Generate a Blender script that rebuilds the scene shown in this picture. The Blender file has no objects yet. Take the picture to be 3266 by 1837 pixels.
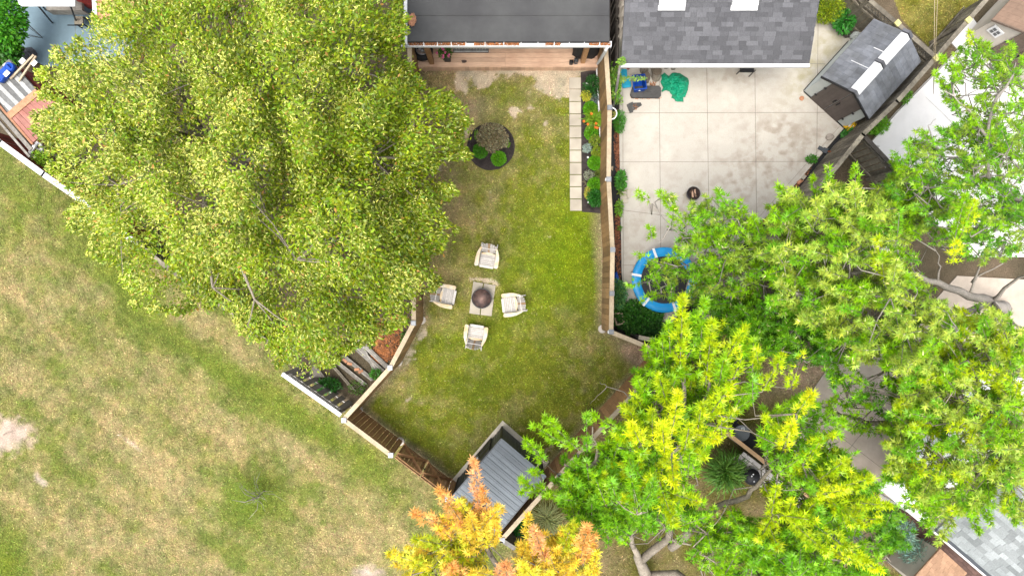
import bpy, math, random
import numpy as np
from mathutils import Vector, Matrix
# ---------------------------------------------------------------- camera, sky, sun, exposure
random.seed(7)
RNG = np.random.default_rng(7)
SC = bpy.context.scene
H = 22.0                                  # camera height above the lawn, looking straight down
cam_d = bpy.data.cameras.new("camera"); cam = bpy.data.objects.new("camera", cam_d)
SC.collection.objects.link(cam); SC.camera = cam
cam.location = (0, 0, H); cam.rotation_euler = (0, 0, 0)
cam_d.lens = 24.0; cam_d.sensor_width = 36.0; cam_d.clip_end = 400
SUN_EL, SUN_AZ = math.radians(74), math.radians(215)      # azimuth clockwise from +Y
w = bpy.data.worlds.new("World"); SC.world = w; w.use_nodes = True
nt = w.node_tree; bgn = nt.nodes["Background"]
sky = nt.nodes.new("ShaderNodeTexSky"); sky.sky_type = 'NISHITA'; sky.sun_disc = False
sky.sun_elevation = SUN_EL; sky.sun_rotation = SUN_AZ
sky.air_density = 1.2; sky.dust_density = 4.0
hs = nt.nodes.new('ShaderNodeHueSaturation'); hs.inputs['Saturation'].default_value = .35   # thin overcast: a nearly white sky
nt.links.new(sky.outputs[0], hs.inputs['Color']); nt.links.new(hs.outputs[0], bgn.inputs[0]); bgn.inputs[1].default_value = 0.13
sd = bpy.data.lights.new("sun", 'SUN'); so = bpy.data.objects.new("sun", sd); SC.collection.objects.link(so)
sd.energy = 1.5; sd.angle = math.radians(38); sd.color = (1.0, 0.95, 0.87)
_d = Vector((math.sin(SUN_AZ)*math.cos(SUN_EL), math.cos(SUN_AZ)*math.cos(SUN_EL), math.sin(SUN_EL)))
so.rotation_euler = _d.to_track_quat('Z', 'Y').to_euler(); so.location = (0, 0, 40)
SC.view_settings.view_transform = 'Standard'; SC.view_settings.look = 'None'
SC.view_settings.exposure = 1.45; SC.view_settings.gamma = 1.0
SC.cycles.max_bounces = 5; SC.cycles.diffuse_bounces = 3; SC.cycles.transmission_bounces = 3
SC.cycles.transparent_max_bounces = 4; SC.cycles.caustics_reflective = False; SC.cycles.caustics_refractive = False

# ---------------------------------------------------------------- helpers
S0 = 1.5*H/3266.0                         # metres per photo pixel on the ground
def XY(px, py, z=0.0):
    k = S0*(H-z)/H
    return ((px-1633.0)*k, -(py-918.5)*k)
def at(px, py, z=0.0):
    x, y = XY(px, py, z); return Vector((x, y, z))
def at_np(px, py, z):
    k = S0*(H-z)/H
    return np.stack([(px-1633.0)*k, -(py-918.5)*k, z+0*px], 1)

def tag(o, label=None, cat=None, group=None, kind=None):
    if label: o['label'] = label
    if cat: o['category'] = cat
    if group: o['group'] = group
    if kind: o['kind'] = kind
    return o
def root(name, loc, label, cat, group=None):
    o = bpy.data.objects.new(name, None); SC.collection.objects.link(o)
    o.location = loc; o.empty_display_size = .2
    return tag(o, label, cat, group)
def wloc(o):
    v = Vector((0, 0, 0))
    while o is not None: v = v + o.location; o = o.parent
    return v
def copy_tree(o, parent=None):
    c = o.copy(); SC.collection.objects.link(c)
    if parent: c.parent = parent
    for ch in o.children: copy_tree(ch, c)
    return c

class MB:
    """collects boxes, bars, tubes... and links them as one mesh object"""
    def __init__(s): s.v=[]; s.f=[]; s.t=[]; s.m=[]; s.sm=[]
    def add(s, vs, fs, tint=None, mat=0, smooth=False):
        b=len(s.v); t=random.random() if tint is None else tint
        s.v += [tuple(x) for x in vs]; s.t += [t]*len(vs)
        s.f += [tuple(b+i for i in f) for f in fs]; s.m += [mat]*len(fs); s.sm += [smooth]*len(fs)
        return s
    def box(s, c, d, rz=0.0, tint=None, mat=0, M=None):
        x,y,z=[k/2 for k in d]
        vs=[Vector((a*x,b*y,e*z)) for e in(-1,1) for b in(-1,1) for a in(-1,1)]
        R = M if M is not None else Matrix.Rotation(rz,3,'Z')
        vs=[R@v+Vector(c) for v in vs]
        return s.add(vs,[(0,2,3,1),(4,5,7,6),(0,1,5,4),(2,6,7,3),(0,4,6,2),(1,3,7,5)],tint,mat)
    def bar(s, p, q, w, h, tint=None, mat=0, up=(0,0,1)):
        p=Vector(p);q=Vector(q);a=(q-p);L=a.length
        if L<1e-6: return s
        a/=L; u=Vector(up); b=u.cross(a)
        if b.length<1e-4: b=Vector((1,0,0)).cross(a)
        b.normalize(); u=a.cross(b)
        M=Matrix((b,a,u)).transposed()
        return s.box((p+q)/2,(w,L,h),tint=tint,mat=mat,M=M)
    def prism(s, pts, z0, z1, tint=None, mat=0):
        n=len(pts); pts=[(p[0],p[1]) for p in pts]
        ar=sum(pts[i][0]*pts[(i+1)%n][1]-pts[(i+1)%n][0]*pts[i][1] for i in range(n))
        if ar<0: pts=pts[::-1]
        vs=[(x,y,z0) for x,y in pts]+[(x,y,z1) for x,y in pts]
        fs=[tuple(range(n,2*n)),tuple(range(n-1,-1,-1))]+[(i,(i+1)%n,n+(i+1)%n,n+i) for i in range(n)]
        return s.add(vs,fs,tint,mat)
    def slab(s, pts, th, tint=None, mat=0):
        """polygon in space (seen ccw from above) thickened downward"""
        n=len(pts); P=[Vector(p) for p in pts]
        ar=sum(P[i].x*P[(i+1)%n].y-P[(i+1)%n].x*P[i].y for i in range(n))
        if ar<0: P=P[::-1]
        vs=P+[p-Vector((0,0,th)) for p in P]
        fs=[tuple(range(n)),tuple(range(2*n-1,n-1,-1))]+[(i,n+i,n+(i+1)%n,(i+1)%n) for i in range(n)]
        return s.add(vs,fs,tint,mat)
    def quad(s, pts, tint=None, mat=0): return s.add([Vector(p) for p in pts],[tuple(range(len(pts)))],tint,mat)
    def tube(s, pts, r, seg=8, tint=None, mat=0, cap=True):
        P=[Vector(p) for p in pts]; n=len(P); R=r if hasattr(r,'__len__') else [r]*n
        vs=[];prev=None
        for i in range(n):
            t=(P[min(i+1,n-1)]-P[max(i-1,0)]).normalized()
            if prev is None:
                a=t.cross(Vector((0,0,1)))
                if a.length<1e-3:a=Vector((1,0,0))
                a.normalize()
            else:
                a=prev-t*prev.dot(t)
                if a.length<1e-4:a=t.orthogonal()
                a.normalize()
            prev=a;b=t.cross(a)
            for k in range(seg):
                g=2*math.pi*k/seg; vs.append(P[i]+(a*math.cos(g)+b*math.sin(g))*R[i])
        fs=[(i*seg+k,i*seg+(k+1)%seg,(i+1)*seg+(k+1)%seg,(i+1)*seg+k) for i in range(n-1) for k in range(seg)]
        if cap: fs+=[tuple(range(seg-1,-1,-1)),tuple((n-1)*seg+k for k in range(seg))]
        return s.add(vs,fs,tint,mat,True)
    def lathe(s, c, prof, seg=28, tint=None, mat=0, smooth=True, sx=1, sy=1, rz=0):
        vs=[];c=Vector(c)
        for r,z in prof:
            for k in range(seg):
                g=2*math.pi*k/seg; x,y=r*math.cos(g)*sx,r*math.sin(g)*sy
                vs.append((c.x+x*math.cos(rz)-y*math.sin(rz),c.y+x*math.sin(rz)+y*math.cos(rz),c.z+z))
        n=len(prof)
        fs=[(i*seg+k,i*seg+(k+1)%seg,(i+1)*seg+(k+1)%seg,(i+1)*seg+k) for i in range(n-1) for k in range(seg)]
        if prof[0][0]>1e-4: fs.append(tuple(range(seg-1,-1,-1)))
        if prof[-1][0]>1e-4: fs.append(tuple((n-1)*seg+k for k in range(seg)))
        return s.add(vs,fs,tint,mat,smooth)
    def blob(s, c, r, seg=10, rings=6, jit=.12, tint=None, mat=0, seed=0):
        rr=random.Random(seed); vs=[];r=r if hasattr(r,'__len__') else (r,r,r)
        for i in range(rings+1):
            th=math.pi*i/rings
            for k in range(seg):
                g=2*math.pi*k/seg;j=1+rr.uniform(-jit,jit) if 0<i<rings else 1
                vs.append((c[0]+r[0]*math.sin(th)*math.cos(g)*j,c[1]+r[1]*math.sin(th)*math.sin(g)*j,c[2]-r[2]*math.cos(th)*j))
        fs=[(i*seg+k,i*seg+(k+1)%seg,(i+1)*seg+(k+1)%seg,(i+1)*seg+k) for i in range(rings) for k in range(seg)]
        return s.add(vs,fs,tint,mat,jit<.1)
    def build(s, name, mats, parent=None, bevel=0):
        if not hasattr(mats,'__len__'): mats=[mats]
        o0=wloc(parent) if parent else Vector((0,0,0))
        me=bpy.data.meshes.new(name)
        me.from_pydata([(x-o0.x,y-o0.y,z-o0.z) for x,y,z in s.v],[],s.f)
        for m in mats: me.materials.append(m)
        me.polygons.foreach_set('material_index',s.m); me.polygons.foreach_set('use_smooth',s.sm)
        a=me.attributes.new('tint','FLOAT','POINT'); a.data.foreach_set('value',s.t)
        me.update(); o=bpy.data.objects.new(name,me); SC.collection.objects.link(o)
        if parent: o.parent=parent
        if bevel:
            b=o.modifiers.new('bevel','BEVEL'); b.width=bevel; b.segments=2; b.limit_method='ANGLE'
        return o

def np_mesh(name, V, k, C, mats, parent=None, lc=None):
    """N faces of k own vertices each; C colour per face (N,3)"""
    N=len(V)//k
    if parent: V=V-np.array(wloc(parent))
    me=bpy.data.meshes.new(name)
    me.vertices.add(N*k); me.vertices.foreach_set('co',V.astype(np.float32).ravel())
    me.loops.add(N*k); me.loops.foreach_set('vertex_index',np.arange(N*k,dtype=np.int32))
    me.polygons.add(N); me.polygons.foreach_set('loop_start',np.arange(0,N*k,k,dtype=np.int32))
    me.update(calc_edges=True)
    a=me.attributes.new('Col','FLOAT_COLOR','POINT')
    c=np.ones((N*k,4),np.float32); c[:,:3]=np.repeat(C,k,0) if len(C)==N else C
    a.data.foreach_set('color',c.ravel())
    for m in (mats if hasattr(mats,'__len__') else [mats]): me.materials.append(m)
    o=bpy.data.objects.new(name,me); SC.collection.objects.link(o)
    if parent: o.parent=parent
    return o

# ---- numpy value noise
def _h(ix,iy,seed):
    n=(ix*374761393+iy*668265263+seed*1442695041)&0xffffffff
    n=((n^(n>>13))*1274126177)&0xffffffff
    return ((n^(n>>16))&0xffff)/65535.0
def vn(x,y,seed=0):
    ix=np.floor(x).astype(np.int64);iy=np.floor(y).astype(np.int64);fx=x-ix;fy=y-iy
    fx=fx*fx*(3-2*fx);fy=fy*fy*(3-2*fy)
    a=_h(ix,iy,seed);b=_h(ix+1,iy,seed);c=_h(ix,iy+1,seed);d=_h(ix+1,iy+1,seed)
    return (a*(1-fx)+b*fx)*(1-fy)+(c*(1-fx)+d*fx)*fy
def fbm(x,y,seed=0,o=4):
    s=0;w=0;a=1.0
    for i in range(o): s=s+a*vn(x*2**i,y*2**i,seed+i*17);w+=a;a*=.5
    return s/w
def inpoly(px,py,poly):
    r=np.zeros(px.shape,bool);n=len(poly)
    for i in range(n):
        x1,y1=poly[i];x2,y2=poly[(i+1)%n]
        if y1==y2: continue
        c=((y1>py)!=(y2>py))&(px<(x2-x1)*(py-y1)/(y2-y1)+x1); r^=c
    return r
def distpoly(px,py,poly):
    d=np.full(px.shape,1e9);n=len(poly)
    for i in range(n):
        x1,y1=poly[i];x2,y2=poly[(i+1)%n];dx,dy=x2-x1,y2-y1;L=dx*dx+dy*dy+1e-9
        t=np.clip(((px-x1)*dx+(py-y1)*dy)/L,0,1)
        d=np.minimum(d,np.hypot(px-x1-t*dx,py-y1-t*dy))
    return d

# ---------------------------------------------------------------- materials
def lin(r,g,b):
    f=lambda c:(c/255/12.92 if c/255<=.04045 else ((c/255+.055)/1.055)**2.4)
    return (f(r),f(g),f(b))
ALB=.80
def mat(name, base, rough=.8, var=.25, noise=6.0, namt=.35, base2=None, n2=1.2, metal=0, bump=.3, bscale=40, stretch=None, spec=.3):
    """tint attribute scales brightness per piece; two noises break the surface up"""
    m=bpy.data.materials.new(name); m.use_nodes=True; N=m.node_tree.nodes; L=m.node_tree.links
    p=N["Principled BSDF"]; p.inputs['Roughness'].default_value=rough; p.inputs['Metallic'].default_value=metal
    p.inputs['Specular IOR Level'].default_value=spec
    g=N.new('ShaderNodeNewGeometry'); src=g.outputs['Position']
    if stretch:
        mp=N.new('ShaderNodeMapping'); mp.inputs['Scale'].default_value=stretch[:3]
        if len(stretch)>3: mp.inputs['Rotation'].default_value=(0,0,stretch[3])
        L.new(src,mp.inputs[0]); src=mp.outputs[0]
    a=N.new('ShaderNodeAttribute'); a.attribute_name='tint'
    n=N.new('ShaderNodeTexNoise'); n.inputs['Scale'].default_value=noise; n.inputs['Detail'].default_value=6; n.inputs['Roughness'].default_value=.65
    L.new(src,n.inputs['Vector'])
    nb=N.new('ShaderNodeTexNoise'); nb.inputs['Scale'].default_value=n2; nb.inputs['Detail'].default_value=4
    L.new(g.outputs['Position'],nb.inputs['Vector'])
    cr=N.new('ShaderNodeMapRange'); cr.inputs[1].default_value=.35; cr.inputs[2].default_value=.65
    L.new(nb.outputs[0],cr.inputs[0])
    mx=N.new('ShaderNodeMix'); mx.data_type='RGBA'
    b2=base2 or tuple(c*.8 for c in base)
    base=tuple(c*ALB for c in base); b2=tuple(c*ALB for c in b2)
    mx.inputs[6].default_value=(*base,1); mx.inputs[7].default_value=(*b2,1); L.new(cr.outputs[0],mx.inputs[0])
    r1=N.new('ShaderNodeMapRange'); r1.inputs[1].default_value=.3; r1.inputs[2].default_value=.7
    r1.inputs[3].default_value=1-namt; r1.inputs[4].default_value=1+namt*.6; L.new(n.outputs[0],r1.inputs[0])
    r2=N.new('ShaderNodeMapRange'); r2.inputs[3].default_value=1-var; r2.inputs[4].default_value=1+var; L.new(a.outputs['Fac'],r2.inputs[0])
    mu=N.new('ShaderNodeMath'); mu.operation='MULTIPLY'; L.new(r1.outputs[0],mu.inputs[0]); L.new(r2.outputs[0],mu.inputs[1])
    vm=N.new('ShaderNodeVectorMath'); vm.operation='SCALE'; L.new(mx.outputs[2],vm.inputs[0]); L.new(mu.outputs[0],vm.inputs['Scale'])
    L.new(vm.outputs[0],p.inputs['Base Color'])
    if bump:
        nn=N.new('ShaderNodeTexNoise'); nn.inputs['Scale'].default_value=bscale; nn.inputs['Detail'].default_value=4
        L.new(src,nn.inputs['Vector']); b=N.new('ShaderNodeBump'); b.inputs['Strength'].default_value=bump; b.inputs['Distance'].default_value=.02
        L.new(nn.outputs[0],b.inputs['Height']); L.new(b.outputs[0],p.inputs['Normal'])
    return m
def colmat(name, rough=.6, trans=.35, nz=0, bump=0, spec=.3, fine=0):
    """colour from the Col attribute (leaf by leaf, blade by blade)"""
    m=bpy.data.materials.new(name); m.use_nodes=True; N=m.node_tree.nodes; L=m.node_tree.links
    p=N["Principled BSDF"]; p.inputs['Roughness'].default_value=rough; p.inputs['Specular IOR Level'].default_value=spec
    a=N.new('ShaderNodeAttribute'); a.attribute_name='Col'; col=a.outputs['Color']
    if nz:
        g=N.new('ShaderNodeNewGeometry'); n=N.new('ShaderNodeTexNoise'); n.inputs['Scale'].default_value=nz; n.inputs['Detail'].default_value=5; n.inputs['Roughness'].default_value=.7
        L.new(g.outputs['Position'],n.inputs['Vector'])
        r=N.new('ShaderNodeMapRange'); r.inputs[1].default_value=.3; r.inputs[2].default_value=.7; r.inputs[3].default_value=1-fine; r.inputs[4].default_value=1+fine
        L.new(n.outputs[0],r.inputs[0]); vm=N.new('ShaderNodeVectorMath'); vm.operation='SCALE'
        L.new(col,vm.inputs[0]); L.new(r.outputs[0],vm.inputs['Scale']); col=vm.outputs[0]
        if bump:
            b=N.new('ShaderNodeBump'); b.inputs['Strength'].default_value=bump; b.inputs['Distance'].default_value=.03
            L.new(n.outputs[0],b.inputs['Height']); L.new(b.outputs[0],p.inputs['Normal'])
    L.new(col,p.inputs['Base Color'])
    if trans:
        t=N.new('ShaderNodeBsdfTranslucent'); L.new(col,t.inputs[0]); mx=N.new('ShaderNodeMixShader'); mx.inputs[0].default_value=trans
        L.new(p.outputs[0],mx.inputs[1]); L.new(t.outputs[0],mx.inputs[2]); L.new(mx.outputs[0],N['Material Output'].inputs[0])
    return m
M_LEAF=colmat('leaf',.45,.4)
M_GRASS=colmat('grass_blade',.7,.25,spec=.1)
M_CEDAR=mat('cedar_board',(.42,.245,.11),.8,.32,9,.3,(.31,.20,.10),1.0)
M_CEDAR_R=mat('red_cedar',(.47,.26,.125),.75,.3,9,.3)
M_CAP=mat('pale_rail',(.52,.42,.29),.75,.12,14,.22,(.42,.33,.22),2)
M_OLDW=mat('weathered_wood',(.30,.265,.205),.9,.3,9,.4,(.15,.13,.10),1.5)
M_OLDW2=mat('dark_weathered_wood',(.10,.085,.075),.9,.35,9,.4,(.07,.06,.05),1.5)
M_GREYW=mat('grey_silvered_wood',(.36,.34,.31),.9,.25,14,.35,(.27,.25,.22),2)
M_DECK=mat('deck_board',(.74,.50,.35),.7,.16,12,.2,(.60,.38,.26),1.5,stretch=(.3,4,1))
M_WHITE=mat('white_paint',(.80,.80,.80),.5,.04,5,.05,(.74,.75,.76),2,bump=.05)
M_METALW=mat('white_metal',(.85,.86,.87),.45,.04,4,.05,(.78,.80,.82),1.5,bump=.05)
M_CAPM=mat('galvanised_cap',(.22,.23,.25),.4,.15,20,.2,metal=.5,bump=.05)
M_CONC=mat('concrete',(.54,.50,.44),.85,.03,4.2,.08,(.48,.435,.375),.8,bump=.2,bscale=60)
M_JOINT=mat('concrete_joint',(.25,.22,.19),.95,.1)
M_PAVER=mat('paver_stone',(.50,.45,.37),.9,.07,8,.1,(.37,.33,.27),2,bump=.2,bscale=80)
M_ROOFD=mat('dark_membrane_roof',(.082,.083,.083),.9,.05,3,.12,(.058,.058,.060),.7,bump=.15,bscale=50)
M_SHGL=mat('grey_shingle',(.130,.130,.140),.95,.27,30,.2,(.115,.115,.125),.8,bump=.5,bscale=150)
M_SHGL2=mat('silver_shingle',(.30,.32,.32),.95,.3,30,.2,(.24,.26,.26),.8,bump=.5,bscale=150)
M_SHGLT=mat('tan_shingle',(.44,.27,.17),.95,.18,30,.15,(.36,.22,.14),1,bump=.5,bscale=150)
M_RSHED=mat('resin_shed_roof',(.19,.20,.225),.6,.30,5,.25,(.14,.145,.155),2.2,bump=.2,bscale=20)
M_RSHEDR=mat('resin_shed_roof_brown',(.29,.19,.135),.6,.15,6,.15,bump=.2,bscale=20)
M_RWALL=mat('pale_resin_wall',(.62,.66,.64),.6,.04,3,.06,bump=.05)
M_CREAM=mat('cream_siding',(.66,.60,.52),.6,.06,3,.06,bump=.05)
M_BROWN=mat('taupe_resin',(.125,.10,.09),.6,.06,6,.12,bump=.1)
M_DGREY=mat('charcoal_steel',(.072,.08,.09),.45,.08,4,.12,(.06,.067,.075),1.2,metal=.3,bump=.05)
M_STEELR=mat('slate_steel_roof',(.145,.165,.185),.45,.14,5,.1,(.12,.14,.16),1.0,metal=.3,bump=.05)
M_BLACK=mat('black_plastic',(.018,.018,.02),.5,.2,10,.3,bump=.1)
M_RUBBER=mat('rubber',(.03,.03,.032),.8,.1,20,.2)
M_ALU=mat('alloy',(.45,.45,.46),.35,.1,10,.1,metal=.7,bump=0)
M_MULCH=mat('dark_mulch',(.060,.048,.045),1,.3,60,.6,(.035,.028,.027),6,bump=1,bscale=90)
M_REDM=mat('red_wood_mulch',(.33,.13,.065),1,.5,50,.5,(.2,.08,.045),8,bump=.8)
M_LEAFL=mat('leaf_litter',(.42,.16,.055),.9,.5,60,.4,(.3,.13,.06),8,bump=.6)
M_FABR=mat('landscape_fabric',(.022,.022,.023),.85,.2,18,.4,bump=.6,bscale=12)
M_SOIL=mat('soil',(.20,.145,.10),1,.3,12,.4,bump=.6)
M_STONE=mat('stone',(.33,.29,.25),.9,.25,9,.3,bump=.5,bscale=15)
M_BARK=mat('bark',(.36,.31,.25),.95,.2,22,.4,(.27,.23,.18),3,bump=.9,bscale=35)
M_BARKG=mat('twig_bark',(.38,.34,.30),.9,.2,22,.3,bump=.4)
M_GREEN=mat('green_tarp',(.012,.36,.20),.45,.1,4,.2,(.008,.27,.14),2,bump=.3,bscale=6)
M_BLUE=mat('blue_plastic',(.008,.075,.44),.4,.05,5,.08,bump=0)
M_CYAN=mat('cyan_plastic',(.03,.43,.66),.4,.05,5,.08,bump=0)
M_SKYB=mat('blue_vinyl_pad',(.015,.33,.70),.4,.08,5,.1,(.01,.26,.6),2,bump=.1,bscale=8)
M_YEL=mat('yellow_plastic',(.75,.45,.01),.4,.1,5,.1,bump=0)
M_ORNG=mat('orange_plastic',(.70,.19,.06),.5,.1,5,.1,bump=0)
M_REDP=mat('red_paint',(.28,.05,.035),.7,.35,10,.3,(.2,.035,.025),2)
M_SALM=mat('faded_red_board',(.40,.185,.15),.8,.12,9,.2,(.34,.14,.11),1.5)
M_PLYW=mat('orange_strip_wood',(.52,.25,.14),.8,.2,14,.3)
M_BLUEP=mat('blue_painted_concrete',(.195,.285,.335),.7,.05,2.5,.14,(.15,.22,.27),.5,bump=.1)
M_RUST=mat('rusty_steel',(.20,.125,.105),.55,.2,7,.4,(.10,.08,.078),4,metal=.5,bump=.2)
M_RIM=mat('dark_enamel_rim',(.05,.05,.055),.35,.1,7,.2,metal=.5,bump=.1)
M_GLASS=mat('dark_glass',(.06,.065,.07),.1,.02,3,.05,bump=0,spec=.8)
M_PINK=mat('pink_petal',(.75,.16,.32),.7,.3,10,.1,bump=0)
M_ORP=mat('orange_petal',(.75,.17,.02),.7,.3,10,.1,bump=0)
M_BRICKP=mat('brown_brick_paving',(.135,.08,.065),.9,.2,20,.2,bump=.4)
M_WCONC=mat('white_concrete',(.70,.69,.68),.7,.02,2,.06,(.64,.63,.62),.6,bump=.08)
M_WOODL=mat('log_end',(.22,.175,.13),.95,.2,25,.35,(.16,.125,.095),4,bump=.6)
M_SEATG=mat('weathered_grey_slat',(.54,.51,.48),.85,.16,22,.25,(.60,.56,.53),6,stretch=(1,1,1))
M_ARM=mat('weathered_cream_arm',(.66,.60,.50),.7,.05,9,.12,(.62,.45,.24),5,bump=.1)
M_GRAVEL=mat('gravel',(.36,.33,.29),1,.3,60,.5,(.28,.25,.22),5,bump=1,bscale=80)
# ---------------------------------------------------------------- ground colours (real turf wear, bare soil, beds)
G_GREEN=np.array((.130,.150,.016)); G_LUSH=np.array((.125,.185,.005)); G_DRY=np.array((.285,.232,.108))
G_SAND=np.array((.43,.355,.255)); G_DIRT=np.array((.165,.125,.085)); G_PINK=np.array((.42,.325,.26)); G_DARK=np.array((.085,.07,.045))
YARD=[(1330,212),(1906,212),(1918,600),(1926,1050),(2075,1112),(2098,1128),(1600,1658),(1138,1302),(1277,1150),(1346,1022),(1344,400)]
FIELD=[(-400,-40),(0,448),(150,548),(440,770),(790,1000),(925,1175),(1105,1300),(1140,1302),(1601,1658),(1700,1990),(-400,1990)]
TRI=[(2795,-150),(2875,60),(2975,165),(3110,20),(3300,-150)]
LOWER=[(1601,1658),(2098,1128),(2300,1030),(2700,1140),(2540,1400),(2330,1400),(2600,1620),(2960,1900),(2960,1990),(1700,1990)]
def blob(px,py,x,y,rx,ry,ang=0.):
    a=math.radians(ang);dx,dy=px-x,py-y;u=(dx*math.cos(a)+dy*math.sin(a))/rx;v=(-dx*math.sin(a)+dy*math.cos(a))/ry
    return np.exp(-(u*u+v*v))
def ground_fields(px,py):
    """-> colour (n,3), turf density 0..1"""
    X,Y=px*.0101,py*.0101
    n1=fbm(X*.55,Y*.55,3,4);n2=fbm(X*1.7,Y*1.7,11,4);n3=fbm(X*5,Y*5,23,3)
    fine=fbm(X*14,Y*14,29,2)
    u=(X*.78+Y*.62);v=(-X*.62+Y*.78)
    st=.6*fbm(u*.35,v*1.3,41,4)+.4*fbm(u*.5+np.sin(v*.5)*.6,v*3.2,43,3)                       # mowing streaks run with the long fence
    field=inpoly(px,py,FIELD);yard=inpoly(px,py,YARD);tri=inpoly(px,py,TRI);low=inpoly(px,py,LOWER)
    # field
    g=(st-.5)*1.7+(n2-.5)*1.0+(n3-.5)*.8+.42
    for b,wt in (((250,700,70,110,30),-.5),((400,900,190,60,52),-1.15),((150,640,60,40,0),-.3),((720,1195,240,42,36),-.95),((960,1330,190,40,37),-.8),((1180,1480,150,45,38),-.7),
                 ((20,1790,60,110,0),-.7),((700,1745,110,24,35),-.6),((60,560,90,50,30),-.3),((810,1590,120,90,0),-.75),((60,1010,90,60,0),-.2),
                 ((110,960,150,120,20),.42),((560,990,60,30,40),.5),((640,960,50,30,0),.4),((440,1440,150,36,40),.55),((480,1500,150,70,30),.5),((620,1560,90,60,0),.4),
                 ((520,1700,90,70,0),.4),((740,1100,130,22,38),.5),((900,1390,180,22,40),.55),((1010,1500,160,20,38),.45),((340,1650,90,60,0),.3),((90,1180,120,80,0),.35),((1150,1690,120,60,30),.3),
                 ((650,1330,160,80,35),.25),((1120,1760,120,60,0),.3),((300,1290,140,60,35),.2)):
        g=g+wt*blob(px,py,*b)
    g=np.clip(g,0,1)[:,None]
    cf=np.array((.140,.162,.036))*(1-g)+G_DRY*g
    lush=.7*np.clip(sum(wt*blob(px,py,*b) for b,wt in (((400,900,170,55,52),.55),((1120,1420,190,55,38),.4),((720,1195,200,35,36),.45),((20,1800,50,80,0),.7),((800,1590,80,80,0),.7),((60,700,70,90,0),.4),((960,1330,190,40,37),.4))),0,1)[:,None]
    cf=cf*(1-lush)+(G_LUSH*.9+G_GREEN*.1)*lush
    bare=np.clip((blob(px,py,15,1390,125,85)+blob(px,py,1175,1845,70,58)+.85*blob(px,py,130,1530,40,22,35)+.8*blob(px,py,420,1415,70,16,38)+(n3-.5)*.5)*2.6-1.25,0,1)
    cf=cf*(1-bare[:,None])+G_PINK*bare[:,None]
    df=np.clip(1.0-bare*1.1,0,1)
    # back yard
    g=.18+(n2-.5)*1.0+(n3-.5)*.8+(n1-.5)*.6
    g=g+.55*np.exp(-((px-1330)/150)**2)*np.clip((1100-py)/500,0,1)+.42*np.clip((560-py)/330,0,1)
    for b,wt in (((1440,560,110,90,0),.45),((1500,420,110,60,0),.3),((1420,700,90,110,0),.4),((1560,300,260,60,0),-.12),((1800,780,150,160,0),-.55),((1830,460,60,160,0),-.35),((1700,1000,180,120,0),-.2),
                 ((1400,1030,60,40,0),.45),((1290,1230,70,60,-40),.55),((1450,870,70,40,0),.35),((1700,560,120,60,0),.1),((1600,1180,220,100,0),-.25),((1420,1420,90,90,0),-.15),((1700,1370,160,60,-45),-.1)):
        g=g+wt*blob(px,py,*b)
    g=np.clip(g,0,1)[:,None]
    cy=(G_GREEN*1.02)*(1-g)+(G_DRY*.92)*g
    lush=.85*np.clip(sum(wt*blob(px,py,*b) for b,wt in (((1830,790,110,170,0),.85),((1720,900,120,120,0),.45),((1860,690,70,40,0),.3),((1620,1000,70,60,0),.3),((1450,1060,90,60,0),.25),((1560,1110,160,80,0),.25),((1500,1250,150,90,0),.2))),0,1)[:,None]
    cy=cy*(1-lush)+G_LUSH*lush
    edge=distpoly(px,py,YARD)
    brown=np.clip(1-edge/(18+40*n2),0,1)*.75
    brown=np.maximum(brown,np.clip(blob(px,py,2035,1135,70,34,35)*1.5,0,.95))
    brown=np.maximum(brown,.5*blob(px,py,1500,345,60,30)+.0)
    cy=cy*(1-brown[:,None])+(np.array((.29,.22,.155)))*brown[:,None]
    sand=(1.15*np.exp(-((py-222)/22)**2)*(.35+.65*np.clip((px-1400)/300,0,1))+blob(px,py,1470,275,20,26,-20)*1.2+blob(px,py,1528,262,34,26)*.95+blob(px,py,1637,356,17,24,20)*1.15+blob(px,py,1552,262,20,22)
          +blob(px,py,1770,252,70,42,10)*1.1+blob(px,py,1795,292,42,40)*.9+blob(px,py,1478,418,26,22)*1.0+blob(px,py,1697,345,16,12)*.9+blob(px,py,1740,395,10,10)*.7+blob(px,py,1600,880,80,18)*.0
          +blob(px,py,1545,893,60,12,8)*.75+blob(px,py,1300,1130,20,60,32)*.75+blob(px,py,1345,1080,14,60,20)*.7+blob(px,py,1275,1250,40,18,-40)*.55+blob(px,py,1290,1275,30,12)*.5
          +blob(px,py,1395,1490,90,10,45)*.5+blob(px,py,1460,1560,50,14,60)*.6+blob(px,py,1745,1440,60,14,-45)*.6+blob(px,py,1400,530,60,20)*.35+blob(px,py,1700,420,30,20)*.3+(n3-.5)*1.1+(fine-.5)*.6+(n2-.5)*.5)
    sand=np.clip((sand-.52)*3.5,0,1)[:,None]
    cy=cy*(1-sand)+G_SAND*sand
    dy=np.clip(1-sand[:,0]*.93-brown*.5,0,1)
    # everything else: neighbours' plots
    soil=np.clip((n2-.35)*2,0,1)[:,None]
    co=G_DARK*(1-soil)+G_DIRT*soil*.9
    do=np.full(px.shape,.12)
    ct=np.array((.13,.128,.018))*(1-np.clip(n2*2-.6,0,1)[:,None])+np.array((.23,.20,.055))*np.clip(n2*2-.6,0,1)[:,None]
    cl=np.array((.105,.10,.022))*(1-soil)+np.array((.21,.16,.085))*soil
    d2=np.clip(blob(px,py,2580,1170,130,70,-20)*1.4,0,1)[:,None]; cl=cl*(1-d2)+np.array((.36,.27,.18))*d2
    c=np.where(field[:,None],cf,np.where(yard[:,None],cy,np.where(tri[:,None],ct,np.where(low[:,None],cl,co))))
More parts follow.
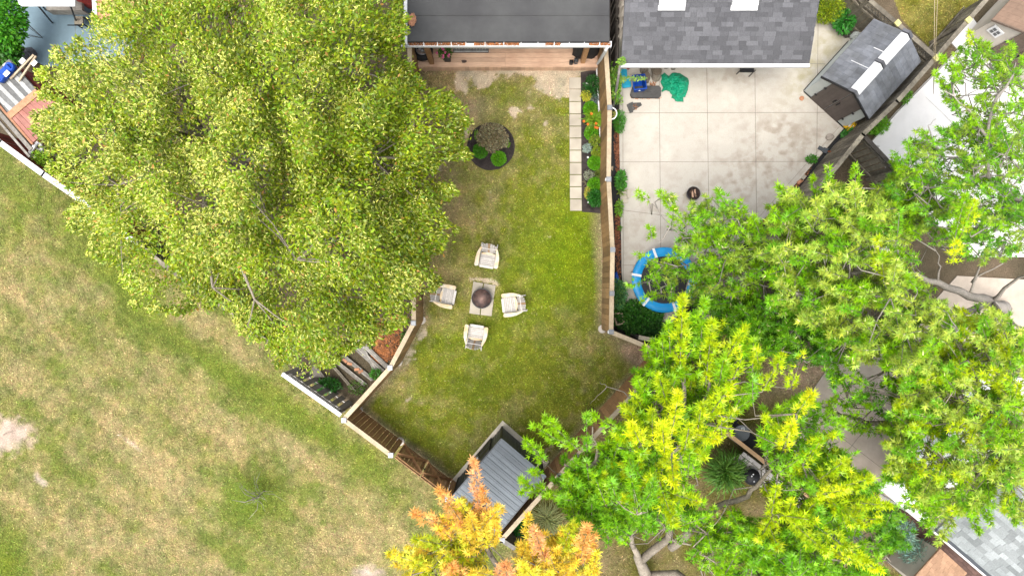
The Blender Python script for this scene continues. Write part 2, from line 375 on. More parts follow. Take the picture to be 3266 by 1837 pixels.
    d=np.where(field,df,np.where(yard,dy,np.where(tri,.95,np.where(low,.6,do))))
    mot=(fbm(X*3.1,Y*3.1,61,3)-.5)*2;mo2=(fbm(X*7,Y*7,67,2)-.5)*2
    tuf=np.where(field|yard|tri,1.,.5)
    c=c*(1+tuf*(.18*mot+.24*mo2))[:,None];c[:,0]*=1+.10*mot*tuf
    return c,d
STEP=5.0
gx=np.arange(-240,3520,STEP);gy=np.arange(-240,2080,STEP)
GX,GY=np.meshgrid(gx,gy);fx,fy=GX.ravel(),GY.ravel()
gc,gd=ground_fields(fx,fy)
zz=(fbm(fx*.012,fy*.012,77,3)-.5)*.03
V=np.stack([(fx-1633)*S0,-(fy-918.5)*S0,zz],1)
nx,ny=len(gx),len(gy)
idx=np.arange(nx*ny).reshape(ny,nx)
F=np.stack([idx[1:,:-1],idx[1:,1:],idx[:-1,1:],idx[:-1,:-1]],-1).reshape(-1,4)
me=bpy.data.meshes.new('ground'); me.vertices.add(nx*ny); me.vertices.foreach_set('co',V.astype(np.float32).ravel())
me.loops.add(len(F)*4); me.loops.foreach_set('vertex_index',F.astype(np.int32).ravel())
me.polygons.add(len(F)); me.polygons.foreach_set('loop_start',np.arange(0,len(F)*4,4,dtype=np.int32)); me.update(calc_edges=True)
a=me.attributes.new('Col','FLOAT_COLOR','POINT'); cc=np.ones((nx*ny,4),np.float32); cc[:,:3]=gc*.84; a.data.foreach_set('color',cc.ravel())
me.materials.append(colmat('turf_soil',.95,0,nz=26,bump=.8,spec=.05,fine=.42))
o=bpy.data.objects.new('ground',me); SC.collection.objects.link(o); tag(o,kind='structure')
m=MB(); m.box((0,0,-.12),(260,260,.1)); o=m.build('far_ground',mat('far_grass',(.16,.17,.05),1,.1,2,.4)); tag(o,kind='structure')

# turf: short blades lying every way, coloured like the turf beneath them
def turf(name,n,seed,size=(.035,.085),zmul=1.0):
    r=np.random.default_rng(seed)
    px=r.uniform(-40,3306,n);py=r.uniform(-40,1877,n)
    c,d=ground_fields(px,py)
    fl=inpoly(px,py,FIELD)|inpoly(px,py,YARD)|inpoly(px,py,TRI)|inpoly(px,py,LOWER)
    keep=(r.random(n)<d)&fl
    for (cx,cy,rr) in ((1566,468,80),): keep&=np.hypot(px-cx,py-cy)>rr
    keep&=~((px>1812)&(px<1925)&(py>246)&(py<690))
    px,py,c=px[keep],py[keep],c[keep];n=len(px)
    th=r.uniform(0,2*np.pi,n);L=r.uniform(*size,n);W=L*r.uniform(.10,.22,n);h=L*r.uniform(.15,.6,n)
    x,y=(px-1633)*S0,-(py-918.5)*S0
    dx,dy=np.cos(th),np.sin(th)
    z=np.full(n,.008)
    A=np.stack([x-dy*W,y+dx*W,z],1);B=np.stack([x+dy*W,y-dx*W,z],1)
    T=np.stack([x+dx*L,y+dy*L,z+h],1)
    V=np.stack([A,B,T],1).reshape(-1,3)
    br=r.lognormal(0,.32,n)[:,None]
    hue=r.normal(0,.12,n)
    c=c*br*1.2; c[:,0]*=1+hue; c[:,2]*=1+hue
    pale=r.random(n)<.012; c[pale]=c[pale]*.4+np.array((.42,.36,.17))*.75
    return np_mesh(name,V,3,np.clip(c,0,.9),M_GRASS)
tag(turf('grass',600000,5),'short patchy turf grass, part green and part dried to straw','grass',kind='stuff')
def XY_np(px,py,z):
    k=S0*(H-z)/H
    return np.stack([(px-1633.0)*k,-(py-918.5)*k,np.full(px.shape,z)],1)
M_YELC=mat('pale_yellow_block',(.62,.56,.24),.8,.1)
# ---------------------------------------------------------------- fences
def samp(p,q,step):
    n=max(1,int(round((q-p).length/step))); return [p.lerp(q,i/n) for i in range(n+1)]
def fence(name,label,pl,zt,mb,mc,bw=.14,gap=.008,side=1,posts=None,capw=.13,capm=True,lattice=False,group=None,rails=2,mp=None,skip=(),zlow=.04,postz=.06,bt=.018,jit=0):
    """pl: top line in photo pixels at height zt. boards hang on `side` of the posts"""
    P=[at(x,y,zt) for x,y in pl]; G=[Vector((p.x,p.y,0)) for p in P]
    R=root(name,G[len(G)//2],label,'fence',group)
    b=MB();c=MB();lt=MB();rls=[MB() for _ in range(rails)];mp=mp or mb
    ztop=zt-(.34 if lattice else .03)
    for i in range(len(G)-1):
        p,q=G[i],G[i+1];d=(q-p);L=d.length
        if L<.05: continue
        d/=L;nrm=Vector((-d.y,d.x,0))*side
        n=max(1,int(L/(bw+gap)))
        for k in range(n):
            cpt=p+d*((k+.5)*L/n)+nrm*(.045+random.uniform(0,.004))
            if any((cpt-at(sx,sy,0)).length<sr for sx,sy,sr in skip): continue
            hh=ztop-zlow
            b.box((cpt.x,cpt.y,zlow+hh/2),(L/n-gap,bt,hh+random.uniform(-jit,jit)),rz=math.atan2(d.y,d.x))
        for rl,z in zip(rls,[.3,ztop-.2]):
            rl.bar(p-d*.02+Vector((0,0,z)),q+d*.02+Vector((0,0,z)),.038,.089)
        c.bar(P[i]-d*.03+Vector((0,0,.0)),P[i+1]+d*.03,capw,.038)
        if lattice:
            for z in (ztop+.0,):
                lt.bar(p+Vector((0,0,z+.01)),q+Vector((0,0,z+.01)),.05,.05)
            m_=int(L/.11)
            for k in range(m_):
                a0=p+d*(k*L/m_);a1=p+d*min(L,(k*L/m_+.28))
                lt.bar(a0+Vector((0,0,ztop+.02))+nrm*.01,a1+Vector((0,0,zt-.03))+nrm*.01,.008,.03,up=nrm)
                lt.bar(a1+Vector((0,0,ztop+.02))-nrm*.01,a0+Vector((0,0,zt-.03))-nrm*.01,.008,.03,up=nrm)
    b.build('boards',mb,R); [rl.build('rail',mp,R) for rl in rls]; c.build('cap_rail',mc,R)
    if lattice: lt.build('lattice',mp,R)
    pts=posts or pl
    for (x,y) in pts:
        q=at(x,y,zt); pm=MB(); pm.box((q.x,q.y,(zt-.03)/2-.05),(.09,.09,zt-.03+.1)); po=pm.build('post',mp,R)
        if capm:
            pc=MB(); pc.box((q.x,q.y,zt+.02+postz/2-.01),(.145,.145,postz)); pc.prism([(q.x+a*.05,q.y+bb*.05) for a,bb in((-1,-1),(1,-1),(1,1),(-1,1))],zt+.01+postz,zt+.025+postz)
            pc.build('post_cap',M_CAPM,po)
    return R
fence('cedar_fence','tall cedar board fence with pale cap rail beside the flower bed and concrete patio',
      [(1931,140),(1944,345),(1941,573),(1953.5,797),(1951,936),(1949,1058)],1.8,M_CEDAR,M_CAP,side=-1,posts=[(1944,345),(1941,573),(1953.5,797),(1951,936),(1949,1058)])
fence('cedar_fence','short cedar fence run from the round footing toward the bright green tree',
      [(1956,1062),(2053,1101),(2122,1138)],1.8,M_CEDAR,M_CAP,side=-1,posts=[(2122,1138)])
fence('cedar_fence','cedar fence with pale cap rail running behind the slate metal shed under the green branches',
      [(2122,1142),(2014,1264),(1941,1341),(1838,1455),(1783,1516),(1602,1718)],1.8,M_CEDAR_R,M_CAP,side=-1,posts=[(2014,1264),(1838,1455),(1783,1516),(1602,1720)])
fence('cedar_fence','stained cedar fence panel with pale rail between the gate and the lower left corner post',
      [(1098,1339),(1250,1453)],1.8,M_CEDAR_R,M_CAP,side=1,posts=[(1098,1339),(1247,1450)])
fence('cedar_fence','stained cedar fence panel behind the slate metal shed, right of the gate',
      [(1425,1587),(1597,1720)],1.8,M_CEDAR_R,M_CAP,side=1,posts=[(1428,1589)])
fence('cedar_fence','cedar fence with pale cap rail between the lawn and the big yellow-green tree',
      [(1306,140),(1309,240),(1319,500),(1319,800),(1319.5,1030),(1245,1172),(1100,1333)],1.8,M_CEDAR,M_CAP,side=1,posts=[(1317,430),(1319,640),(1319,840),(1319.5,1030),(1245,1172)])
# gate
gp,gq=at(1256,1459,1.8),at(1422,1586,1.8); gp.z=gq.z=0
R=root('garden_gate',(gp+gq)/2,'double cedar gate with crossed braces in the fence by the park grass','gate')
gd_=(gq-gp);gL=gd_.length;gd_/=gL;gn=Vector((-gd_.y,gd_.x,0))
for s_ in (0,1):
    b=MB();f=MB();a0=gp+gd_*(gL*(.01+.5*s_));a1=gp+gd_*(gL*(.49+.5*s_))
    n=7
    for k in range(n):
        c=a0.lerp(a1,(k+.5)/n)-gn*.0; b.box((c.x,c.y,.91),((a1-a0).length/n-.008,.018,1.66),rz=math.atan2(gd_.y,gd_.x))
    lf=b.build('gate_leaf',M_CEDAR_R,R)
    e=gn*.03
    for z in (.16,1.6): f.bar(a0+e+Vector((0,0,z)),a1+e+Vector((0,0,z)),.038,.09)
    for q in (a0.lerp(a1,.04),a0.lerp(a1,.96)): f.bar(q+e+Vector((0,0,.16)),q+e+Vector((0,0,1.6)),.038,.09,up=gn)
    f.bar(a0+e*2+Vector((0,0,.2)),a1+e*2+Vector((0,0,1.56)),.03,.09,up=gn);f.bar(a1+e*2.9+Vector((0,0,.2)),a0+e*2.9+Vector((0,0,1.56)),.03,.09,up=gn)
    f.build('brace',M_CEDAR_R,lf)
    h=MB();q=a1 if s_==0 else a0; h.box((q.x+gn.x*.05,q.y+gn.y*.05,1.0),(.14,.03,.03),rz=math.atan2(gd_.y,gd_.x)); h.build('latch',M_BLACK,lf)
# neighbours' fences
fence('wooden_fence','red board fence with white cap rail beside the red shed at the park edge',
      [(-60,412),(0,455),(138,556),(255,637),(430,772)],1.7,M_REDP,M_WHITE,bw=.2,gap=.02,side=1,posts=[(0,455),(138,556),(430,772)],capm=False,capw=.16,mp=M_WHITE)
fence('wooden_fence','dark weathered fence almost hidden under the big yellow-green tree',
      [(430,772),(600,905),(733,992),(778,1034),(852,1090)],1.65,M_OLDW2,M_OLDW,side=1,posts=[(733,992),(778,1034)],capm=False)
fence('wooden_fence','silver-grey gapped board fence with lattice strip and white rail at the park edge',
      [(903,1194),(1084,1322)],1.7,M_GREYW,M_WHITE,bw=.15,gap=.09,side=1,posts=[(903,1194),(1078,1318)],capm=False,lattice=True,capw=.12)
fence('wooden_fence','dark weathered fence in the narrow gap between the flat-roofed house and the shingled garage',
      [(1969,-140),(1969,60),(1969,185)],1.8,M_OLDW2,M_OLDW2,side=1,capm=False,capw=.03)
fence('wooden_fence','old grey diagonal fence behind the large resin shed and along the concrete patio',
      [(3180,-40),(2985,184)],1.8,M_OLDW,M_OLDW,bw=.1,gap=.06,side=1,posts=[(3085,70),(2985,184)],capm=False)
fence('wooden_fence','long weathered grey fence running diagonally past the shovel and the concrete patio',
      [(2978,192),(2861,325),(2752,430),(2600,616),(2392,860),(2240,1030),(2160,1117)],1.8,M_OLDW,M_OLDW,side=-1,posts=[(2970,200),(2861,325),(2752,430),(2600,616),(2500,735),(2392,860),(2160,1117)],capm=False,gap=.02,bw=.13)
fence('wooden_fence','grey fence with lattice top between the resin shed and the small triangular lawn',
      [(2722,-60),(2771,0),(2861,76),(2981,181)],1.8,M_OLDW,M_OLDW,side=1,bw=.16,gap=.03,posts=[(2771,0),(2861,76)],capm=False,lattice=True)
fence('wooden_fence','brown gapped fence climbing from the diagonal fence toward the white paved yard',
      [(2757,436),(2860,545),(2960,660)],1.7,M_OLDW,M_OLDW2,side=1,bw=.13,gap=.05,posts=[(2860,545)],capm=False)
fence('wooden_fence','dark low fence segment in the shade between the trampoline corner and the bright green tree',
      [(2040,1076),(2092,1087),(2156,1104)],1.7,M_OLDW2,M_OLDW,side=-1,capm=False,bw=.2,posts=[(2092,1087)])
fence('wooden_fence','weathered fence stub continuing past the metal shed corner under the orange leaves',
      [(1604,1724),(1660,1760),(1740,1815)],1.6,M_OLDW,M_GREYW,side=1,capm=False,bw=.14,posts=[(1660,1760)])
for (x,y,z) in ((2861,76,1.82),(2984,187,1.82),(3087,66,1.82)):
    q=at(x,y,z); m=MB(); m.box((q.x,q.y,z+.035),(.16,.16,.05),rz=.75); m.prism([(q.x+.05,q.y),(q.x,q.y+.05),(q.x-.05,q.y),(q.x,q.y-.05)],z+.06,z+.08)
    o=m.build('post_cap_block',M_YELC)
    tag(o,{2861:'pale yellow cap block on the lattice fence post at the resin shed ridge',2984:'pale yellow cap block where the two diagonal fences meet',3087:'pale yellow cap block on the fence post next to the beige shed'}[x],'post cap','pale yellow post cap blocks')

# ---------------------------------------------------------------- paving
m=MB()
PATIO=[(1976,180),(1974,420),(1979,700),(1982,870),(1992,960),(2060,1012),(2114,1060),(2135,1036),(2272,878),(2345,801),(2559,561),(2689,411),(2560,296),(2738,98),(2704,118),(2640,70),(2605,45),(2606,-150),(1990,-150)]
m.prism([XY(x,y) for x,y in PATIO],.0,.06,tint=.5)
o=m.build('patio',M_CONC); tag(o,kind='structure')
sx,sy=np.meshgrid(np.arange(1972,2742,4.),np.arange(100,1064,4.));sx,sy=sx.ravel(),sy.ravel();kk=inpoly(sx,sy,PATIO)&(distpoly(sx,sy,PATIO)>4);sx,sy=sx[kk],sy[kk]
fa=fbm(sx*.016,sy*.016,5,4);fb=fbm(sx*.045+.02*sy,sy*.05-.015*sx,6,4);fc=fbm(sx*.12,sy*.12,8,3)
zone=np.clip(1.1*blob(sx,sy,2490,450,110,85)+.9*blob(sx,sy,2400,560,120,70)+.55*blob(sx,sy,2250,690,180,90)+.55*blob(sx,sy,2330,250,120,30)+.35*blob(sx,sy,2640,420,60,60)+.35*blob(sx,sy,2040,800,80,120)+.5*blob(sx,sy,2205,622,70,50)+.2,0,1)
stn=np.clip((fb-.42)*3.0,0,1)*zone*.62+np.clip((fc-.62)*5,0,1)*.10
lite=np.clip((fa-.55)*4,0,1)*.10
grn=np.clip(1.3*blob(sx,sy,2590,215,34,110,38)+.8*blob(sx,sy,2650,140,50,40),0,1)*np.clip((fb-.2)*2,0,1)*.55
pc=np.array((.405,.377,.333))[None]*(1+lite)[:,None];pc=pc*(1-stn[:,None])+np.array((.23,.18,.135))*stn[:,None];pc=pc*(1-grn[:,None])+np.array((.24,.22,.09))*grn[:,None]
q4=[XY_np(sx+a_,sy+b_,.064) for a_,b_ in((-2,2),(2,2),(2,-2),(-2,-2))]
o=np_mesh('patio_surface',np.stack(q4,1).reshape(-1,3),4,pc,colmat('concrete_surface',.85,0,nz=30,bump=.25,spec=.2,fine=.07)); tag(o,kind='structure')
m=MB()
def jl(a,b,w=.012):
    p=Vector((*XY(*a),.068));q=Vector((*XY(*b),.068)); m.bar(p,q,w,.003)
for x0,x1,y0,y1 in ((2101,2107,206,950),(2252,2262,206,890),(2405,2411,206,728),(2608,2602,-100,500),(1985,1987,210,900)): jl((x0,y0),(x1,y1))
for x0,x1,y0,y1 in ((1986,2640,363,361),(1976,2592,518,517),(1982,2240,671,704),(1984,2295,846,850),(2580,2628,206,207),(2640,2560,361,296)): jl((x0,y0),(x1,y1))
jl((2114,1052),(2112,900)); jl((2675,405),(2110,1040),.008)
o=m.build('patio_joint_lines',M_JOINT); tag(o,kind='structure')
# white paved yard, beige yard, blue painted yard, brick path
m=MB(); m.prism([XY(x,y) for x,y in [(2768,462),(2855,359),(3052,160),(3030,136),(3100,60),(3200,200),(3420,330),(3420,820),(3100,820),(2900,640)]],.0,.05,tint=.5)
m.prism([XY(x,y) for x,y in [(2768,462),(2855,362),(3052,163),(3110,110),(3140,150),(3090,160),(2950,306),(2800,470)]],.05,.14,tint=.5)
o=m.build('white_paved_yard',M_WCONC); tag(o,kind='structure')
m=MB()
for a_,b_ in (((2948,306),(3130,480)),((2950,306),(3090,160)),((3010,365),(3060,420)),((2870,560),(3010,700))): m.bar(at(*a_,.053),at(*b_,.053),.012,.003)
o=m.build('white_yard_joint_lines',mat('pale_joint',(.45,.44,.42),.9,.1)); tag(o,kind='structure')
m=MB(); m.prism([XY(x,y) for x,y in [(2655,1150),(2480,1400),(2530,1450),(2600,1500),(2700,1560),(2830,1640),(3100,1500),(3420,1300),(3420,900),(3050,880),(2850,1100)]],.0,.05,tint=.5)
o=m.build('beige_paved_yard',mat('beige_paving',(.54,.46,.385),.9,.03,4,.12,(.46,.39,.32),.8,bump=.2)); tag(o,kind='structure')
m=MB()
for a_,b_ in (((2560,1440),(2700,1230)),((2640,1520),(2850,1250)),((2600,1330),(2900,1560)),((2680,1200),(2980,1420))): m.bar(at(*a_,.053),at(*b_,.053),.015,.003)
o=m.build('beige_yard_joint_lines',M_JOINT); tag(o,kind='structure')
m=MB(); m.prism([XY(x,y) for x,y in [(-200,-200),(430,-200),(430,170),(330,205),(150,215),(60,170),(20,165),(-200,150)]],.0,.05,tint=.5)
o=m.build('blue_painted_patio',M_BLUEP); tag(o,kind='structure')
m=MB(); m.bar(at(240,-50,.053),at(240,200,.053),.01,.003); o=m.build('blue_patio_joint_line',M_JOINT); tag(o,kind='structure')
m=MB()
u=(at(2985,1740)-at(2880,1640)).normalized(); v=Vector((-u.y,u.x,0))
o0=at(2840,1600)
for i in range(26):
    for j in range(-5,7):
        c=o0+u*(i*.205+(.1 if j%2 else 0))+v*(j*.105); m.box((c.x,c.y,.025),(.198,.098,.05+random.uniform(0,.006)),rz=math.atan2(u.y,u.x))
o=m.build('brick_path',M_BRICKP); tag(o,kind='structure')
# dark side passage, planting strip, beds
m=MB(); m.prism([XY(x,y) for x,y in [(1944,-200),(1972,-200),(1972,190),(1974,420),(1979,700),(1984,900),(1992,960),(2060,1012),(2110,1056),(2140,1034),(2160,1045),(2110,1110),(1952,1050),(1942,700),(1930,200)]],.0,.012)
o=m.build('mulch_strip',M_FABR); tag(o,kind='structure')
m=MB(); m.prism([XY(x,y) for x,y in [(2695,405),(2740,440),(2600,600),(2400,830),(2165,1100),(2140,1050),(2350,805),(2565,562)]],.0,.02)
o=m.build('black_fabric_bed',M_FABR); tag(o,kind='structure')
cc_=at(1566,468)
m=MB(); m.prism([(cc_.x+math.cos(k*math.pi/18)*.775*(1+random.uniform(-.015,.015)),cc_.y+math.sin(k*math.pi/18)*.765*(1+random.uniform(-.015,.015))) for k in range(36)],.0,.035)
o=m.build('round_mulch_bed',M_MULCH); tag(o,kind='structure')
m=MB(); m.prism([XY(x,y) for x,y in [(1852,232),(1912,222),(1924,600),(1926,682),(1856,676)]],.0,.03)
o=m.build('mulch_bed',M_MULCH); tag(o,kind='structure')
def chips(name,label,cat,zones,n,mt,size=(.02,.06),z=.02,seed=1,kind='stuff'):
    r=random.Random(seed);m=MB()
    for _ in range(n):
        x,y,rx,ry,ang=r.choice(zones);a=r.uniform(0,6.28);d=math.sqrt(r.random());u_=math.cos(a)*d*rx;v_=math.sin(a)*d*ry;g=math.radians(ang)
        p=at(x+u_*math.cos(g)-v_*math.sin(g),y+u_*math.sin(g)+v_*math.cos(g));L=r.uniform(*size)
        M=Matrix.Rotation(r.uniform(0,6.28),3,'Z')@Matrix.Rotation(r.uniform(-.5,.5),3,'X')@Matrix.Rotation(r.uniform(-.5,.5),3,'Y')
        m.box((p.x,p.y,z+r.uniform(0,.02)),(L,L*r.uniform(.3,.7),.006),M=M,tint=r.random())
    return tag(m.build(name,mt),label,cat,kind=kind)
chips('wood_mulch','dark wood mulch chips covering the round bed and the flower bed','mulch',[(1566,468,74,72,0)]*3+[(1885,300,26,70,0),(1885,430,28,90,0),(1888,580,30,90,0)],3200,M_MULCH,z=.04,seed=3)
chips('wood_mulch','reddish wood chips lying along the foot of the fence by the concrete patio','mulch',[(1967,455,9,60,0),(1970,500,8,60,0),(1966,380,8,30,0),(1972,800,10,120,0),(1968,730,8,90,0)],1500,M_REDM,seed=4,z=.02)
chips('leaf_litter','pile of brown dead leaves beside the old planks outside the left fence','leaf litter',[(1245,1095,42,58,30),(1215,1130,30,30,0),(1200,1060,60,40,0)],1900,M_LEAFL,(.03,.07),seed=5)
chips('leaf_litter','orange leaf scraps around the dark stone slab on the concrete patio','leaf litter',[(2060,315,50,5,0),(2080,270,12,6,0),(2020,345,16,10,-30)],160,M_LEAFL,(.02,.05),z=.065,seed=6)
chips('leaf_litter','rusty brown debris along the diagonal fence bottom near the bricks','leaf litter',[(2545,580,60,10,-48),(2420,720,70,10,-48),(2330,830,60,10,-48)],500,M_LEAFL,(.02,.05),z=.02,seed=7)
# stepping pavers
ys=[248,286.3,326,365,404,442,480.5,519.5,558,596.5,635.5,674]
for i in range(11):
    m=MB(); x0,x1=1815+.3*i*.9,1852.5+.25*i
    a0=at(x0,ys[i]+1);a1=at(x1,ys[i+1]-1)
    m.box(((a0.x+a1.x)/2,(a0.y+a1.y)/2,.025),(abs(a1.x-a0.x)-.004,abs(a1.y-a0.y)-.004,.05),tint=random.uniform(.3,.7))
    o=m.build('paver_slab',M_PAVER,bevel=.006)
    nm=['topmost, nearest the wooden deck,','second from the deck','third from the deck','fourth from the deck','fifth from the deck','sixth and middle one','fifth from the lawn end','fourth from the lawn end','third from the lawn end','second from the lawn end','lowest, where the path meets the lawn,'][i]
    tag(o,f'square beige paver {nm} in the row along the flower bed','paver','square pavers in a row along the flower bed')
# firepit pavers (four, 2x2 staggered)
fp=[((1510,898),(1541,903.5),(1533,950),(1503,950)),((1544,904),(1581,910),(1575,951),(1537,951)),((1502,953),(1535,953),(1530,1004),(1497,999)),((1538,953),(1575,953),(1568,1008),(1533,1004))]
for i,q in enumerate(fp):
    m=MB(); m.prism([XY(*p) for p in q],.0,.05,tint=.55); o=m.build('paver_slab',M_PAVER,bevel=.005)
    tag(o,'beige square paver under the '+['upper left','upper right','lower left','lower right'][i]+' side of the steel fire bowl','paver','pavers under the fire bowl')
# round concrete footings at the fence posts
for i,(x,y,l) in enumerate(((1345,1021,'left fence corner nearest the left deck chair'),(1271,1153,'middle post of the slanting left fence'),(1277,1407,'gate hinge post'),(1921,1049,'right fence corner'),(1145,1306,'lower left fence corner'),(1418,1545,'gate foot next to the metal shed'))):
    p=at(x,y); m=MB(); m.lathe((p.x,p.y,-.02),[(.135,0),(.135,.06),(.12,.072),(0.001,.075)],seg=20,tint=.6,smooth=False)
    tag(m.build('concrete_footing',M_CONC),f'round pale concrete footing at the {l}','footing','round concrete fence footings')
# ---------------------------------------------------------------- buildings
def shingles(mb,o,u,v,W,L,row=.125,tab=(.14,.36),th=.008,lo=.15,clip=None,mat=0):
    """rows of overlapping tabs; o lower corner, u along the eave, v up the slope"""
    o=Vector(o);u=Vector(u).normalized();v=Vector(v).normalized();n=u.cross(v)
    if n.z<0:n=-n
    nr=int(L/row)
    for j in range(nr):
        x=-random.uniform(0,.3)
        while x<W:
            t=random.uniform(*tab);x0,x1=max(0,x),min(W,x+t-.004);x+=t
            if x1-x0<.02: continue
            c=o+u*((x0+x1)/2)+v*((j+.5)*row)+n*(th*.5+random.choice((0,.004)))
            if clip and not clip(c): continue
            M=Matrix((u,v*1.0,n)).transposed()@Matrix.Rotation(-.05,3,'X')
            mb.box(c,(x1-x0,row*1.06,th),M=M,tint=random.choice((random.uniform(.0,.45),random.uniform(.3,1))),mat=mat)
# -- flat-roofed house with the deck
R=root('flat_roof_house',at(1620,60),'house with flat dark membrane roof and white gutter full of leaves above a wooden deck','house')
ze=3.0
rf=MB(); rf.slab([at(1299,133,ze),at(1944,133,ze),at(1944,-420,ze+.35),at(1299,-420,ze+.35)],.16,tint=.5)
for y in (50,-60,-170): rf.slab([at(1299,y,ze+.02+(133-y)*.00063),at(1944,y,ze+.02+(133-y)*.00063),at(1944,y-4,ze+.02+(137-y)*.00063),at(1299,y-4,ze+.02+(137-y)*.00063)],.012,tint=.3)
rfo=rf.build('roof',M_ROOFD,R)
m=MB(); m.bar(at(1294,145,ze+.05),at(1294,-420,ze+.4),.085,.13); m.build('white_edge_trim',M_WHITE,R)
m=MB(); m.slab([at(1281,138,ze-.06),at(1290,138,ze-.06),at(1290,-420,ze+.25),at(1281,-420,ze+.25)],.12); m.build('grey_side_edge',M_ROOFD,R)
wl=MB(); wl.prism([(at(1312,60,2.8).x,at(0,60,2.8).y),(at(1936,60,2.8).x,at(0,60,2.8).y),(at(1936,0,2.8).x,11.5),(at(1312,0,2.8).x,11.5)],0,2.84)
wl.build('wall',M_CREAM,R)
# gutter: open trough with hangers and leaves
gx0,gx1=at(1281,0,2.95).x,at(1949,0,2.95).x; gyt,gyb=at(0,133,2.95).y-.005,at(0,149,2.95).y
g=MB(); zg=2.95
g.box(((gx0+gx1)/2,(gyt+gyb)/2,zg-.10),(gx1-gx0,gyt-gyb,.006)); g.box(((gx0+gx1)/2,gyb+.006,zg-.045),(gx1-gx0,.016,.11)); g.box(((gx0+gx1)/2,gyt-.003,zg-.05),(gx1-gx0,.006,.10))
for x in (gx0,gx1): g.box((x,(gyt+gyb)/2,zg-.045),(.02,gyt-gyb+.02,.12))
go=g.build('gutter',M_METALW,R)
for px in (1351,1395,1439,1486,1547,1607,1662,1716,1768,1816,1864,1913):
    m=MB(); x=at(px,0,zg).x; m.box((x,(gyt+gyb)/2,zg-.008),(.018,gyt-gyb,.02)); m.build('gutter_hanger',M_WHITE,go)
m=MB();r=random.Random(9)
for a_,b_ in ((1302,1350),(1354,1394),(1398,1437),(1441,1484),(1512,1545),(1549,1605),(1609,1655),(1740,1766),(1770,1788),(1880,1911),(1915,1947)):
    x0,x1=at(a_,0,zg).x,at(b_,0,zg).x
    for _ in range(int((x1-x0)*330)):
        M=Matrix.Rotation(r.uniform(0,6.28),3,'Z')@Matrix.Rotation(r.uniform(-.6,.6),3,'X'); L=r.uniform(.02,.05)
        m.box((r.uniform(x0,x1),r.uniform(gyb+.03,gyt-.01),zg-.07+r.uniform(0,.035)),(L,L*.45,.004),M=M)
tag(m.build('gutter_leaves',M_LEAFL),'orange-brown dead leaves filling parts of the white gutter','leaf litter',kind='stuff')
m=MB()
for _ in range(330):
    a=r.uniform(0,6.28);d=math.sqrt(r.random());q=at(1312+d*math.cos(a)*11+(4 if r.random()<.5 else 0),64+d*math.sin(a)*19,3.1)
    M=Matrix.Rotation(r.gauss(1.3,.6),3,'Z'); m.box((q.x,q.y,ze+.055+.00063*70+r.uniform(0,.02)),(r.uniform(.04,.09),.008,.005),M=M)
tag(m.build('needle_pile',M_PLYW),'small heap of orange needles on the corner of the dark flat roof','leaf litter',kind='stuff')
# downspout from roof corner to the fence foot, then along the bed
m=MB()
P=[at(1939,150,2.9),at(1933,160,2.75),at(1906,205,.35),at(1905,222,.14),at(1912,362,.10),at(1916,440,.08),at(1919,560,.08),at(1921,612,.08)]
for i in range(len(P)-1): m.bar(P[i],P[i+1]+(P[i+1]-P[i]).normalized()*.02,.075,.06)
tag(m.build('downspout',M_METALW),'white square downspout running from the gutter corner down the fence and along the flower bed','downspout')
# deck
R=root('wooden_deck',at(1615,190),'low wooden deck of pinkish cedar boards under the roof edge','deck')
dz=.36; dx0,dx1=at(1328,0,dz).x,at(1906,0,dz).x; dyf=at(0,213,dz).y
m=MB();bwid=.138;r=random.Random(2)
for i in range(9):
    y=dyf-(-bwid/2)+i*(bwid+.006); cut=dx0+(dx1-dx0)*r.choice((.49,.52,.6,.35,.5))
    m.box(((dx0+cut)/2,y,dz-.015),(cut-dx0-.004,bwid,.03)); m.box(((cut+dx1)/2,y,dz-.015),(dx1-cut-.004,bwid,.03))
m.build('deck_boards',M_DECK,R)
m=MB();n=int((dx1-dx0)/.127)
for i in range(n):
    x=dx0+(i+.5)*(dx1-dx0)/n; m.box((x,dyf-.012,dz/2-.02),((dx1-dx0)/n-.007,.02,dz+.0))
m.build('skirt_boards',M_DECK,R)
for xx in (dx0-.02,dx1+.01):
    m=MB()
    for i in range(10): m.box((xx,dyf+.1+i*.14,.75),(.02,.136,1.2))
    m.build('side_screen',M_CEDAR_R,R)
for px,py,l in ((1378,207,0),(1858,204,0)):
    q=at(px,py,dz); m=MB(); m.box((q.x,q.y+.07,(dz+2.82)/2),(.135,.14,2.82-dz)); m.build('roof_post',M_CEDAR_R,R)
def on_deck(px,py): return at(px,py,dz)
# things on the deck
q=on_deck(1350,170);R=root('car_wheel',q,'black car tyre with spoked alloy rim leaning on the left end of the deck','wheel')
tl=Matrix.Rotation(math.radians(-16),4,'X')
def ring(mb,c,Ro,Ri,hh,Mx,seg=36,seg2=12):
    vs=[];c=Vector(c)
    for i in range(seg):
        g=2*math.pi*i/seg
        for k in range(seg2):
            h_=2*math.pi*k/seg2;cr=math.cos(h_);sr=math.sin(h_);cr=math.copysign(abs(cr)**.5,cr);sr=math.copysign(abs(sr)**.6,sr)
            rr=(Ro+Ri)/2+(Ro-Ri)/2*cr; vs.append(c+Mx@Vector((rr*math.cos(g),rr*math.sin(g),hh/2*sr)))
    fs=[(i*seg2+k,((i+1)%seg)*seg2+k,((i+1)%seg)*seg2+(k+1)%seg2,i*seg2+(k+1)%seg2) for i in range(seg) for k in range(seg2)]
    mb.add(vs,fs,.5,0,True)
T3=tl.to_3x3();c=q+Vector((0,0,.19))
m=MB();ring(m,c,.33,.19,.2,T3);m.build('tyre',M_RUBBER,R)
m=MB();ring(m,c+T3@Vector((0,0,.085)),.2,.175,.02,T3,36,6)
